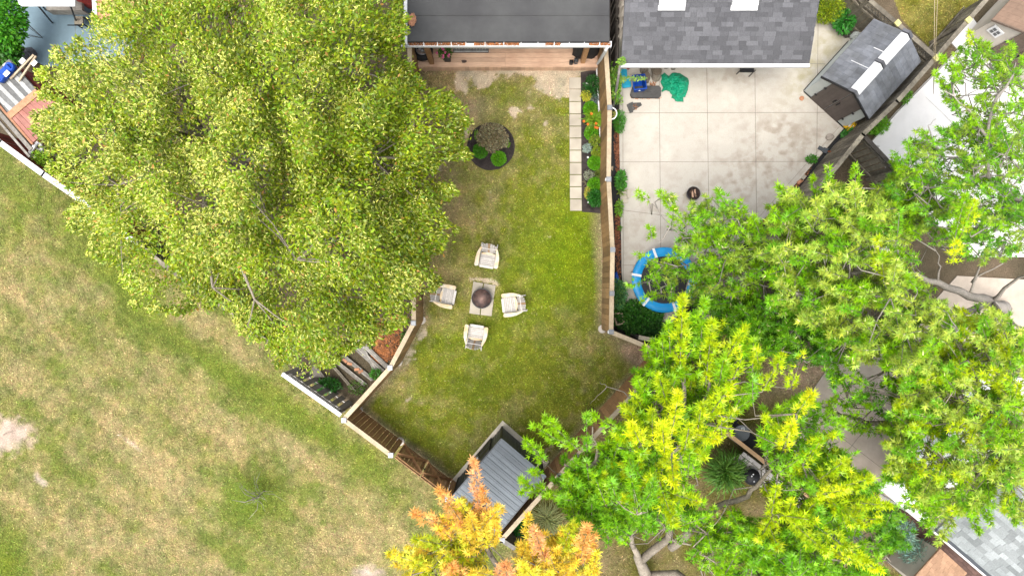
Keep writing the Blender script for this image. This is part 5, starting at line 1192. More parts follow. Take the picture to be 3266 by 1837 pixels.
# ---------------------------------------------------------------- shrubs and bed plants
def ball_shrub(px,py,r,label,col=(.085,.27,.008),seed=1,zs=.85,n=2600,name='ball_shrub',cat='shrub',group='clipped ball shrubs'):
    q=at(px,py,r*.9);R=root(name,Vector((q.x,q.y,0)),label,cat,group)
    rr=np.random.default_rng(seed);d=rr.normal(size=(n,3));d/=np.linalg.norm(d,axis=1)[:,None];d[:,2]=np.abs(d[:,2])*1.1-.25;d/=np.linalg.norm(d,axis=1)[:,None]
    lum=1+.16*(fbm(d[:,0]*3+seed,d[:,1]*3+5,seed,2)-.5)
    P=np.array((q.x,q.y,r*.72))+d*np.array((r,r,r*zs))*(lum*(.82+.18*rr.random(n)))[:,None]
    leaves('foliage',P,d*np.array((1,1,.8))+rr.normal(0,.55,(n,3)),vary(col,n,rr,.26,.12),(.028,.055),rr,R,'lens',.5,.6)
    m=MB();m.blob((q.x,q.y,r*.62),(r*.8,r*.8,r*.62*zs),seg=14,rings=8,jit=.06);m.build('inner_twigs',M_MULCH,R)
    return R
def loose(name,px,py,r,label,cat,col,size,n,seed,zc=.28,flat=.7,col2=None,shape='lens',asp=.45,group=None,stems=6,sm=None):
    q=at(px,py,zc);R=root(name,Vector((q.x,q.y,0)),label,cat,group);rr=np.random.default_rng(seed)
    r=np.array(r if hasattr(r,'__len__') else (r,r,r*flat))
    d=rr.normal(size=(n,3));d/=np.linalg.norm(d,axis=1)[:,None];k=rr.random(n)**.4
    lump=.8+.45*fbm(d[:,0]*2.2+seed*3.1,d[:,1]*2.2+7,seed,3)
    P=np.array((q.x,q.y,zc))+d*r*(k*lump)[:,None];P[:,2]=np.maximum(P[:,2],.03)
    C=vary(col,n,rr,.24,.1)
    if col2 is not None: s=rr.random(n)<.35;C[s]=vary(col2,int(s.sum()),rr,.2,.1)
    leaves('foliage',P,d*np.array((1,1,.6))+rr.normal(0,.4,(n,3)),C,size,rr,R,shape,asp,.5)
    m=MB()
    for k in range(stems):
        a=rr.random()*6.28;m.tube([(q.x,q.y,0),(q.x+math.cos(a)*r[0]*.3,q.y+math.sin(a)*r[1]*.3,zc*.7),(q.x+math.cos(a)*r[0]*.6,q.y+math.sin(a)*r[1]*.6,zc)],.008,4)
    m.build('stems',sm or M_BARK,R)
    return R
def strappy(name,px,py,r,h,label,cat,col,n,seed,group=None,w_=.016,arch=1.0):
    q=at(px,py,.1);R=root(name,Vector((q.x,q.y,0)),label,cat,group);rr=np.random.default_rng(seed)
    k=6;a=rr.random(n)*6.283;L=r*(.55+.5*rr.random(n));hh=h*(.6+.5*rr.random(n));V=[]
    bx_=q.x+rr.normal(0,r*.12,n);by_=q.y+rr.normal(0,r*.12,n);aa=a+rr.normal(0,.25,n)
    segs=[]
    for i in range(k+1):
        t=i/k;ang=a+(aa-a)*t;x=bx_+np.cos(ang)*L*t;y=by_+np.sin(ang)*L*t;z=.02+hh*(np.sin(t*2.3))*1.0;ww=w_*(1-t)**.6*(.6+.6*t)+.001
        nx_,ny_=-np.sin(ang)*ww,np.cos(ang)*ww
        segs.append((np.stack([x-nx_,y-ny_,z],1),np.stack([x+nx_,y+ny_,z+ww*.4],1)))
    for i in range(k): V.append(np.stack([segs[i][0],segs[i][1],segs[i+1][1],segs[i+1][0]],1))
    V=np.concatenate(V,0).reshape(-1,3);C=vary(col,n,rr,.25,.1);C=np.concatenate([C]*k,0)
    np_mesh('blades',V,4,C,M_LEAF,R);return R
for i,(px,py,r,l) in enumerate(((1884,347,.215,'bright green clipped ball shrub above the orange daylilies'),(1886,424,.205,'bright green clipped ball shrub just below the orange daylilies'),(1898,519,.215,'bright green clipped ball shrub between the silver plant and the pale spiky one'),(1896,588,.21,'bright green clipped ball shrub lowest in the flower bed, above the dark shrub'),
     (1532,481,.225,'darker clipped ball shrub at left in the round mulch bed'),(1590,505,.225,'bright clipped ball shrub lower right in the round mulch bed'))):
    ball_shrub(px,py,r,l,(.062,.215,.010) if i==4 else (.095,.285,.006),seed=20+i)
loose('fern',1891,273,.30,'dark green ferny plant at the top of the flower bed','fern',(.018,.10,.012),(.05,.11),900,31,.3,.7,asp=.22)
loose('yellow_shrub',1870,307,.17,'small lime-yellow shrub left of the dark fern in the flower bed','shrub',(.42,.42,.04),(.025,.05),700,32,.2,.8,asp=.6)
loose('blue_grey_plant',1897,316,.13,'small blue-grey plant below the dark fern','plant',(.13,.18,.17),(.03,.06),300,33,.15,.7)
R=strappy('daylily',1893,385,.38,.35,'spreading daylily with orange flowers in the middle of the flower bed','daylily',(.17,.30,.02),240,34)
m=MB()
for px,py in ((1886,364),(1862,388),(1875,397),(1901,395),(1899,407),(1905,409)):
    p=at(px,py,.5)
    for k in range(6):
        a=k*1.047;m.bar((p.x,p.y,.5),(p.x+.045*math.cos(a),p.y+.045*math.sin(a),.52),.02,.005)
m.build('flowers',M_ORP,R)
loose('olive_shrub',1898,449,.17,'olive-green leafy shrub above the silver plant','shrub',(.14,.22,.02),(.04,.07),520,35,.25,.8,(.28,.33,.04))
loose('silver_plant',1872,473,.15,'pale silver-blue plant beside the pavers','plant',(.33,.42,.37),(.02,.04),700,36,.18,.7,asp=.5)
loose('olive_shrub',1905,482,.17,'yellow-green leafy shrub right of the silver plant','shrub',(.17,.26,.02),(.04,.07),520,37,.25,.8,(.30,.36,.03))
loose('dusty_plant',1878,560,.16,'pale grey-green spiky plant between the two lower ball shrubs','plant',(.33,.36,.25),(.03,.06),420,38,.15,.6,asp=.25)
strappy('grass_tuft',1907,556,.17,.3,'thin green grass tuft at the fence beside the pale spiky plant','grass tuft',(.16,.22,.04),70,39,w_=.008)
loose('yellow_shrub',1875,618,(.10,.20,.15),'narrow lime-yellow shrub lower in the flower bed','shrub',(.45,.42,.06),(.025,.05),420,40,.2,.8,asp=.6)
loose('dark_shrub',1900,632,.25,'dark green broad-leaved shrub at the bottom of the flower bed','shrub',(.022,.125,.012),(.05,.10),800,41,.3,.7,asp=.5)
strappy('grass_tuft',1870,585,.16,.12,'dry straw-coloured blades on the mulch beside the lowest ball shrub','grass tuft',(.45,.36,.2),14,42,w_=.006)
# round bed
R=loose('purple_shrub',1573,438,(.46,.44,.40),'airy brown-purple leaved shrub filling the top of the round mulch bed','shrub',(.17,.14,.075),(.04,.075),3400,43,.55,.8,(.27,.25,.14),stems=16)
loose('green_sprig',1520,430,(.07,.13,.1),'small bright green sprig at the left side of the purple shrub','plant',(.13,.27,.02),(.03,.05),220,44,.3)
loose('green_sprig',1619,460,(.07,.11,.1),'small bright green sprig at the right side of the purple shrub','plant',(.15,.30,.02),(.03,.05),200,45,.3)
# strip by the fence and patio
loose('climbing_vine',1962,262,(.16,.62,.35),'leafy green vine climbing in the passage corner beside the cedar fence','vine',(.13,.30,.035),(.06,.11),620,46,.9,.7,(.22,.36,.05),asp=.75)
R=root('vine_tendril',at(2000,255,1),'vine tendril with round leaves reaching over the turquoise lids and the blue bin','vine')
P=[at(1962+i*9,252+2*math.sin(i),1.0+.02*i) for i in range(11)];m=MB();m.tube(P,.006,4);m.build('stem',M_BARKG,R);rr=np.random.default_rng(5);n=110;ii=rr.integers(0,11,n);PP=np.array([tuple(P[i]) for i in ii])+rr.normal(0,.035,(n,3));leaves('leaves',PP,rr.normal(0,1,(n,3))*np.array((1,1,.2)),vary((.24,.40,.08),n,rr),(.05,.085),rr,R,'lens',.85,.3)
loose('vine_tendril',1983,195,(.12,.10,.1),'short vine shoot on the garage roof corner','vine',(.2,.36,.05),(.04,.07),70,47,2.6,.6,asp=.85,stems=1)
loose('vine_tendril',1977,318,(.08,.16,.1),'trailing vine shoot over the concrete edge below the lids','vine',(.22,.36,.07),(.04,.07),60,48,.5,.6,asp=.85,stems=1)
loose('conifer_shrub',1976,388,(.18,.36,.3),'feathery green shrub at the patio edge beside the hanging basket','shrub',(.06,.24,.018),(.05,.09),1100,49,.4,.8,asp=.2)
loose('leafy_plant',1980,578,(.14,.30,.3),'bright green broad-leaved plant at the patio edge beside the fence light','plant',(.07,.25,.03),(.07,.13),420,50,.3,.8,asp=.5)
strappy('grass_tuft',1978,612,.22,.3,'long green strap leaves below the broad-leaved plant at the patio edge','grass tuft',(.28,.38,.06),26,51,w_=.014)
loose('leafy_plant',1975,664,(.11,.26,.2),'yellow-green trailing plant at the patio edge near the broken pavers','plant',(.17,.36,.03),(.05,.09),260,52,.3,.8,asp=.5)
loose('leafy_plant',1977,728,(.07,.07,.08),'tiny green weed at the patio edge between pavers and trampoline','plant',(.1,.26,.02),(.04,.07),50,53,.15)
loose('leafy_shrub',1972,940,(.24,.45,.5),'blue-green leafy shrub at the fence left of the trampoline','shrub',(.05,.17,.05),(.05,.09),1500,54,.6,.8,(.12,.25,.05))
R=loose('ivy_patch',2030,1010,(.85,.50,.35),'dark green ivy-like ground plants between the trampoline and the fence corner','ground plants',(.028,.115,.012),(.06,.11),4200,55,.22,.5,(.06,.19,.02),asp=.6)
loose('ivy_patch',2080,1050,(.55,.30,.3),'dark ground plants around the tip of the patio','ground plants',(.02,.085,.012),(.06,.10),1300,56,.2,.5,(.05,.15,.02),asp=.6)
loose('leafy_plant',2590,508,(.16,.10,.12),'small green plant at the diagonal patio edge','plant',(.06,.22,.02),(.06,.10),150,57,.2)
loose('leafy_plant',2708,428,(.22,.16,.2),'green weeds below the yellow toy','plant',(.05,.2,.03),(.05,.1),380,58,.25)
loose('leafy_plant',2800,400,(.30,.26,.3),'green weeds between the diagonal fence and the white paved yard','plant',(.14,.34,.02),(.08,.13),420,59,.35,shape='maple')
loose('leafy_plant',2890,305,(.14,.26,.2),'green weeds behind the long fence next to the shed roof','plant',(.12,.30,.02),(.06,.1),200,60,.3,shape='maple')
loose('round_shrub',2642,30,(.42,.42,.5),'yellow-green bushy shrub between the garage and the grey fence','shrub',(.16,.24,.008),(.05,.10),2200,61,.6,.8,(.3,.38,.01),asp=.3)
strappy('grass_tuft',2600,30,.35,.5,'dark narrow-leaved clump against the garage corner','grass tuft',(.05,.12,.02),90,62,w_=.016)
loose('leafy_shrub',2692,68,(.29,.31,.3),'rich green leafy shrub beside the resin shed','shrub',(.035,.20,.025),(.09,.15),700,63,.5,.8,(.07,.29,.04),asp=.4)
loose('leafy_shrub',20,60,(.42,1.0,.6),'bright green bush at the upper left picture edge','bush',(.06,.26,.012),(.08,.14),3000,64,1.6,.7,(.12,.36,.02),asp=.55)
loose('leafy_shrub',8,160,(.40,.55,.5),'darker green bush below it at the left picture edge','bush',(.05,.18,.02),(.09,.15),1500,65,1.3,.7,(.1,.27,.03),asp=.65)
loose('leafy_shrub',133,510,(.22,.24,.3),'lime green shrub behind the white cap of the red fence','shrub',(.2,.38,.02),(.05,.09),700,66,1.2,.7,(.3,.48,.03))
loose('leafy_plant',1045,1230,(.42,.22,.2),'dark green plant behind the silver lattice fence','plant',(.03,.13,.015),(.07,.13),520,67,.3)
loose('leafy_plant',1198,1192,(.16,.14,.15),'small green weed between the old planks and the slanting fence','plant',(.06,.22,.02),(.06,.10),160,68,.2)
loose('leafy_plant',1140,1235,(.30,.25,.1),'scattered low weeds below the old planks','weeds',(.1,.2,.03),(.04,.08),260,69,.1)
loose('leafy_plant',1290,1080,(.12,.20,.2),'green weed beside the leaf pile along the fence','plant',(.09,.2,.03),(.06,.1),160,70,.2)
loose('broadleaf_plant',1645,1660,(.36,.42,.3),'glossy dark green plants behind the metal shed fence','plant',(.015,.12,.012),(.12,.2),420,71,.5,.7,asp=.45)
strappy('grass_clump',1745,1650,.7,.3,'tangle of long dry olive grass behind the metal shed','grass clump',(.20,.22,.08),260,72,w_=.012)
loose('leafy_shrub',2030,1300,(.30,.45,.4),'deep green shrub behind the lower right cedar fence','shrub',(.01,.085,.015),(.08,.13),600,73,.7,.7)
strappy('strappy_clump',2303,1490,.78,.75,'large clump of long arching green leaves beside the whitish planks','ornamental grass',(.12,.25,.035),430,74,w_=.022)
loose('juniper',2640,1700,(1.0,.55,.5),'dark blue-green low conifer under the yellow-green maple','conifer',(.04,.10,.075),(.08,.16),3200,75,.5,.6,(.08,.16,.12),asp=.2)
for i,(x,y,r_,l) in enumerate(((2868,1700,(.36,.50,.5),'silvery blue spruce shrub upper of three beside the brick path'),(2932,1765,(.46,.36,.5),'silvery blue spruce shrub middle of three beside the brick path'),(2955,1830,(.36,.30,.4),'silvery blue spruce shrub lowest of three at the bottom edge'))):
    loose('blue_spruce',x,y,r_,l,'conifer',(.14,.25,.19),(.10,.19),1500,76+i,.7,.7,(.24,.36,.29),asp=.16,group='blue spruce shrubs')
# faint pine sapling on the park grass
q=at(812,1590,.8);R=root('pine_sapling',Vector((q.x,q.y,0)),'thin sparse pine sapling with bare grey twigs on the park grass','sapling')
m=MB();rr=np.random.default_rng(90);tips=[]
m.tube([(q.x,q.y,0),(q.x+.02,q.y,1.0)],[.03,.015],6)
for k in range(18):
    a=rr.random()*6.28;L=.3+.6*rr.random();z=.2+.6*rr.random();e=(q.x+math.cos(a)*L,q.y+math.sin(a)*L*.9,z+.2);mid=(q.x+math.cos(a+.3)*L*.5,q.y+math.sin(a+.3)*L*.5,z+.12);m.tube([(q.x,q.y,z),mid,e],[.012,.008,.003],4);tips+=[mid,e,e]
m.build('trunk',M_BARKG,R)
n=2600;ii=rr.integers(0,len(tips),n);PP=np.array(tips)[ii]+rr.normal(0,.15,(n,3))*np.array((1,1,.6));PP[:,2]=np.maximum(PP[:,2],.04)
sel=(PP[:,0]<q.x+.25)|(PP[:,1]>q.y);PP=PP[sel];n=len(PP)
leaves('crown',PP,rr.normal(0,1,(n,3))*np.array((1,1,.3)),vary((.15,.22,.02),n,rr,.2,.12),(.05,.10),rr,R,'lens',.12)
q=at(28,1385,.4);R=root('bare_sapling',Vector((q.x,q.y,0)),'nearly leafless twig sapling in the pinkish bare patch at the left edge','sapling');m=MB()
m.tube([(q.x-.45,q.y-.1,.02),(q.x-.1,q.y+.05,.3),(q.x+.22,q.y+.12,.5)],[.012,.008,.003],5)
for k in range(14): a=rr.random()*6.28;m.tube([(q.x,q.y+.06,.3),(q.x+.18*math.cos(a),q.y+.06+.15*math.sin(a),.32)],.003,4)
m.build('trunk',M_BARK,R)

# ---------------------------------------------------------------- trees
M_LEAFT=colmat('leaf_translucent',.38,.30)
def build_left_tree():
    D=1.268
    poly=[(x*D,y*D) for x,y in [(262,-60),(250,20),(238,55),(205,85),(200,115),(150,128),(135,150),(100,140),(112,172),(88,205),(112,240),(150,262),(118,290),(92,300),(112,350),(132,400),(118,420),(160,455),(200,505),(168,560),(235,598),(228,632),(300,668),(322,712),(330,750),(345,792),(400,778),(440,792),(485,762),(510,778),(560,762),(600,800),(618,845),(662,862),(692,890),(688,922),(730,905),(765,940),(800,928),(832,918),(850,885),(915,862),(948,858),(990,822),(1035,800),(1050,745),(1108,705),(1080,680),(1062,650),(1098,625),(1142,592),(1128,560),(1096,525),(1136,480),(1104,462),(1082,420),(1120,398),(1172,392),(1152,350),(1182,330),(1160,300),(1145,244),(1100,240),(1062,214),(1036,184),(1012,160),(1014,135),(1000,100),(1008,80),(1018,50),(1000,20),(990,-60)]]
    R=root('broadleaf_tree',at(640*D,420*D),'very large dense yellow-green tree with cream seed clusters covering the upper left','tree')
    rr=np.random.default_rng(101)
    NS=5000
    px=rr.uniform(80,1510,NS*2);py=rr.uniform(-75,1200,NS*2);wob=1-np.clip(distpoly(px,py,poly)/60,0,1);k=inpoly(px+wob*46*(fbm(px/26.,py/26.,71,2)-.5)*2,py+wob*46*(fbm(px/26.,py/26.,72,2)-.5)*2,poly);px,py=px[k],py[k];d=distpoly(px,py,poly)
    cl=fbm(px/34.,py/34.,27,2);k=(rr.random(len(px))<np.clip((cl-.42)*7,.05,1))|(d<14);px,py=px[k][:NS],py[k][:NS];d=d[k][:NS];NS=len(px)
    dome=1-np.exp(-d/190.);lump=fbm(px/150.,py/150.,7,3);l2=fbm(px/60.,py/60.,9,2)
    gapm=np.clip(blob(px,py,895,440,40,150,-12)*1.3+blob(px,py,520,460,60,40)*.9+blob(px,py,640,620,60,35)*.7+blob(px,py,870,640,50,30)*.6+blob(px,py,380,560,30,25)*.5+blob(px,py,1240,480,40,40)*.5,0,1)
    z=4.6+3.4*dome+3.4*(lump-.5)*2*np.clip(d/120,.25,1)+2.6*(l2-.5)-3.4*gapm
    layer=rr.random(NS);z=z-np.where(layer<.62,0,rr.uniform(.4,1.9,NS)*np.clip(d/100,.2,1))
    c=at_np(px,py,z)
    per=42;N=NS*per
    off=rr.normal(0,1,(N,3))*np.array((.14,.14,.09))
    near=np.repeat(np.clip(d/25,.35,1),per)[:,None]
    P=np.repeat(c,per,0)+off*near
    cen=np.array(at_np(np.array([800.]),np.array([520.]),np.array([4.0])))[0]
    out=np.repeat(c,per,0)-cen;out/=np.linalg.norm(out,axis=1)[:,None]
    Dv=out*np.array((.8,.8,.3))+rr.normal(0,.75,(N,3))*np.array((1,1,.45))
    pod=rr.random(N)<(.10+.52*np.repeat(np.clip((fbm(px/110.,py/110.,15,3)-.33)*2.6,0,1)*np.where(layer<.62,1,.25)*np.clip((1330-px+.25*py)/350,.12,1),per))
    C=vary((.175,.245,.006),N,rr,.30,.16)
    dk=np.repeat(fbm(px/90.,py/90.,19,3),per);C*=(.60+.75*dk)[:,None]
    C[pod]=vary((.62,.64,.15),int(pod.sum()),rr,.2,.08)
    rust=rr.random(N)<.012;C[rust]=np.array((.45,.24,.06))
    p=pod
    leaves('crown',P[~p],Dv[~p],C[~p],(.075,.13),rr,R,'lens',.42,.5,M_LEAFT)
    leaves('seed_clusters',P[p]+np.array((0,0,.05)),Dv[p],C[p],(.05,.085),rr,R,'blade',.30,.6,M_LEAFT)
    # trunk and limbs
    m=MB();b=at(800,520);m.tube([b,b+Vector((.1,.05,1.5)),b+Vector((0,.1,3.0)),b+Vector((.1,.1,4.6))],[.32,.26,.22,.14],12)
    limbs=[]
    for k in range(15):
        a=k*2*math.pi/15+rr.uniform(-.15,.15);
        i=None;best=0
        tx,ty=800+math.cos(a)*430*rr.uniform(.7,1.15),520-math.sin(a)*400*rr.uniform(.7,1.15)
        if not inpoly(np.array([tx]),np.array([ty]),poly)[0]: tx,ty=(tx+800)/2,(ty+520)/2
        s=b+Vector((0,0,rr.uniform(2.0,3.6)));e=at(tx,ty,rr.uniform(5.0,6.6));mid=s.lerp(e,.5)+Vector((rr.normal(0,.15),rr.normal(0,.15),.5))
        m.tube([s,mid,e],[.12,.07,.025],7);limbs+=[mid,e,mid.lerp(e,.5)]
    for k in range(130):
        i=rr.integers(0,NS);e=Vector(c[i]);l=min(limbs,key=lambda q:(q-e).length);m.tube([l,l.lerp(e,.5)+Vector((rr.normal(0,.1),rr.normal(0,.1),-.05)),e],[.022,.014,.006],4,cap=False)
    m.build('trunk',M_BARK,R)
build_left_tree()

def _line(x0,y0,x1,y1,r,n): return [(x0+(x1-x0)*i/(n-1),y0+(y1-y0)*i/(n-1),r) for i in range(n)]
GAPS=[(2366,1381,36),(2292,1500,44),(2560,1168,50),(2790,1205,32),(2700,1262,26),(2830,1290,24),(2950,1455,38),(2862,1572,36),(3030,1545,30),(3090,1256,26),(2650,1420,26),(2620,1370,24),(3150,1405,18),
 (3180,925,52),(3090,900,30),(2400,1840,34),(2270,1770,26),(1985,1770,34),(2820,788,22),(2720,860,20),(2110,1700,22),(2880,1690,26),(2930,1640,22)]+_line(2150,1725,2400,1575,21,9)+_line(2385,1450,2570,1585,20,8)+_line(2010,1245,1880,1375,20,7)+_line(2990,905,3240,965,22,8)+_line(2630,1296,2790,1345,15,5)+_line(1840,1440,1800,1490,12,3)
def plume_tree(name,label,base,limbs,plumes,fills,seed,leaf=(.09,.15),barkmat=None,shape='maple',trunk_r=.2,seeds=None,lift=0):
    """limbs: [(radius,[(px,py,z)..])]; plumes: (tipx,tipy,basex,basey,width_px,z,col,dens); fills: (poly,n,(z0,z1),cols,len_px,width_px,dens)"""
    b=at(*base);R=root(name,b,label,'tree');rr=np.random.default_rng(seed)
    m=MB();nodes=[]
    for r_,pl in limbs:
        P=[at(*p) for p in pl];n=len(P)
        # smooth the path a little
        Q=[]
        for i in range(n-1):
            for t in (0,.33,.66): Q.append(P[i].lerp(P[i+1],t)+Vector((rr.normal(0,.02),rr.normal(0,.02),0))*(0 if t==0 else 1))
        Q.append(P[-1]);rs=[r_*(1-.75*i/(len(Q)-1)) for i in range(len(Q))];m.tube(Q,rs,9);nodes+=Q
    allp=list(plumes)
    bx,by=base[0],base[1]
    for poly,n,(z0,z1),cols,ln,wd,dens in fills:
        xs=[p[0] for p in poly];ys_=[p[1] for p in poly];c=0
        while c<n:
            x,y=rr.uniform(min(xs),max(xs)),rr.uniform(min(ys_),max(ys_))
            if not inpoly(np.array([x]),np.array([y]),poly)[0]: continue
            c+=1/2.7;a=math.atan2(y-by,x-bx)+rr.normal(0,.6);L=ln*rr.uniform(.5,1.25)
            allp.append((x+math.cos(a)*L*.5,y+math.sin(a)*L*.5,x-math.cos(a)*L*.5,y-math.sin(a)*L*.5,wd*rr.uniform(.35,.85),rr.uniform(z0-.6,z1),cols[rr.integers(0,len(cols))],dens))
    Ps=[];Ds=[];Cs=[]
    for (tx,ty,qx,qy,wd,z,col,dens) in allp:
        tip=np.array(at(tx,ty,z+.25));bs=np.array(at(qx,qy,z-.45));ax=tip-bs;L=np.linalg.norm(ax);ax/=L
        W=wd*S0*(H-z)/H*.5
        n=int(dens*L*max(W,.08)*2*370)
        t=rr.random(n)**.9;prof=np.minimum(1,(1-t)*2.2+.12)*np.minimum(1,.45+t*1.8)
        th=rr.random(n)*6.283;rad=(rr.random(n)**.6)*W*prof*(.75+.5*np.sin(t*L*16+rr.random()*6))
        e1=np.cross(ax,(0,0,1));e1/=np.linalg.norm(e1)+1e-9;e2=np.cross(e1,ax)
        rd=e1*np.cos(th)[:,None]+e2*(np.sin(th)*.8)[:,None]
        Ps.append(bs+ax*(t*L)[:,None]+rd*rad[:,None]);Ds.append(rd*.9+ax*.75+rr.normal(0,.35,(n,3)))
        cc=vary(col,n,rr,.20,.10)
        warm=np.clip((t-.55)*1.6,0,1)[:,None]*.30      # shoot tips carry the youngest, yellower leaves
        cc=cc*(1-warm)+cc*np.array((1.35,1.12,.9))*warm
        Cs.append(cc)
        s=Vector(bs);l=min(nodes,key=lambda q:(q-s).length) if nodes else b
        mid=l.lerp(s,.5)+Vector((rr.normal(0,.12),rr.normal(0,.12),-.1))
        if (l-s).length<3.2: m.tube([l,mid,s,Vector(bs+ax*L*.85)],[.020,.013,.010,.004],4,cap=False)
        else: m.tube([s,Vector(bs+ax*L*.85)],[.010,.004],4,cap=False)
        if rr.random()<.35: nodes.append(s)
    P=np.concatenate(Ps);Dv=np.concatenate(Ds);C=np.concatenate(Cs)
    kk=S0*(H-P[:,2])/H;qx=1633+P[:,0]/kk;qy=918.5-P[:,1]/kk;w_=np.zeros(len(P))
    for x,y,r_ in GAPS: w_=np.maximum(w_,np.clip(1.6-1.2*np.hypot(qx-x,qy-y)/r_,0,1))     # openings in the crown
    kp=rr.random(len(P))>w_*.93;P,Dv,C=P[kp],Dv[kp],C[kp]
    leaves('crown',P,Dv,C,leaf,rr,R,shape,.45,.42,M_LEAFT)
    if seeds: # pale seed wings
        n=int(len(P)*seeds);i=rr.integers(0,len(P),n);leaves('seed_clusters',P[i]+np.array((0,0,.04)),Dv[i]+rr.normal(0,.5,(n,3)),vary((.60,.58,.26),n,rr,.15,.08),(.07,.11),rr,R,'blade',.22,.6,M_LEAFT)
    m.build('trunk',barkmat or M_BARK,R)
    print(label[:30],len(P))
YG=(.37,.50,.006);LG=(.21,.42,.006);MG=(.155,.37,.012);DG=(.09,.26,.012);YY=(.52,.60,.010);OG=(.35,.47,.055);OL=(.24,.37,.035)
# A: bright silver maple, lower middle right
A_pl=[(2178,943,2168,1190,56,9,YG,1.3),(2245,955,2232,1150,44,9,LG,1.2),(2272,1022,2250,1230,50,9,YG,1.3),(2376,1050,2270,1210,50,9,YG,1.3),(2500,1127,2430,1250,40,8.8,YG,1.1),(2086,1082,2112,1210,44,8,LG,1.2),(2060,1108,2085,1185,34,8,LG,1),
 (1893,1322,2010,1400,46,8,LG,1.1),(1871,1318,1872,1440,30,7.6,MG,1.1),(1737,1330,1850,1440,38,7.4,LG,1.1),(1699,1358,1830,1430,32,7.4,LG,1.1),(1676,1403,1735,1470,38,7.2,LG,1.1),(1658,1527,1770,1580,30,7,LG,1.1),(1692,1503,1722,1512,20,7,LG,1.1),(1661,1566,1770,1575,26,7,LG,1),
 (2165,1250,2140,1400,50,9.5,YY,1.2),(2112,1350,2120,1450,62,9.3,YY,1.2),(2012,1350,2060,1450,58,9,YY,1.1),(2000,1300,2060,1400,40,8.6,YG,1),(2150,1550,2140,1450,50,9,YY,1),(2290,1400,2200,1380,52,9,YY,1.1),(2330,1230,2260,1330,50,9,YG,1.1),(2240,1280,2220,1400,44,9,YG,1),
 (2435,1328,2500,1400,36,8.2,YG,1.1),(2528,1343,2500,1430,55,8.6,YY,1.1),(2560,1130,2520,1240,44,8.6,YG,1),(2592,1250,2540,1320,48,8.6,YY,1),(2151,1672,2110,1560,52,8,YG,1.1),(2232,1600,2130,1570,48,8,YG,1.1),(1985,1590,2090,1580,38,8,YG,1),(2372,1715,2320,1610,42,7,LG,1.1),(2292,1830,2255,1700,50,7,LG,1.1),(2420,1722,2480,1620,40,7,YG,1.1),
 (1985,1290,2030,1350,34,8.4,YG,1),(2250,1460,2160,1420,40,8.6,YG,1),(2100,1195,2130,1300,44,9,YG,1.1),(1960,1380,2050,1420,40,8.4,YG,1),(2310,1130,2290,1250,36,9,LG,1),(2200,1350,2180,1450,40,9.2,YG,1)]
A_fill=[([(1990,1340),(2070,1130),(2180,1000),(2300,1060),(2420,1120),(2400,1260),(2300,1360),(2200,1500),(2060,1600),(1900,1560)],95,(7.2,8.8),(LG,LG,YG,MG),95,44,.85),
 ([(1790,1500),(1880,1450),(2000,1400),(2150,1560),(2230,1640),(2060,1700),(1880,1700),(1790,1620)],80,(5.6,7.2),(MG,MG,LG),90,46,.85),
 ([(2400,1330),(2560,1260),(2640,1330),(2640,1500),(2560,1620),(2480,1560)],22,(6.5,8.),(LG,MG),80,44,.8),
 ([(2220,1640),(2420,1640),(2450,1860),(2300,1860),(2150,1700)],30,(5.5,7),(MG,LG),90,44,.8)]
plume_tree('maple_tree','bright yellow-green maple reaching over the lower right fence beside the metal shed',(2070,1872,0),
 [(.26,[(2070,1872,0),(2062,1842,1.5),(2040,1790,3.0),(2020,1745,4.2)]),(.20,[(2062,1842,1.5),(2160,1830,2.6),(2260,1900,3.8)]),(.115,[(2140,1745,4.0),(2200,1690,4.6),(2280,1620,5.1),(2385,1582,5.6),(2430,1530,6.2),(2470,1480,6.6)]),
  (.12,[(2040,1790,3.0),(2133,1715,4.2),(2136,1650,5.2),(2155,1560,6.0),(2172,1480,6.8),(2176,1380,7.6)]),(.09,[(2155,1560,6.0),(2148,1480,6.6),(2120,1400,7.4)]),(.07,[(2020,1745,4.2),(2010,1700,4.6),(1940,1600,5.4),(1870,1520,6.2),(1800,1480,6.6)]),(.05,[(1870,1520,6.2),(1905,1440,6.8),(1890,1360,7.3)]),
  (.07,[(2172,1480,6.8),(2230,1350,7.8),(2260,1250,8.4),(2270,1120,8.8)]),(.06,[(2176,1380,7.6),(2180,1200,8.4),(2175,1060,8.7)]),(.05,[(2060,1540,5.5),(2050,1420,7.4),(2090,1300,8.0)]),(.045,[(2133,1715,4.2),(2200,1735,4.5),(2260,1720,4.9)]),(.02,[(2055,1345,6.5),(2035,1290,6.2),(1990,1250,5.8),(1935,1233,5.4),(1912,1217,5.2)]),(.012,[(1935,1233,5.4),(1905,1262,5.2),(1882,1288,5.0)]),(.012,[(1780,1515,5.6),(1750,1487,5.8),(1722,1470,6.4)])],A_pl,A_fill,201)
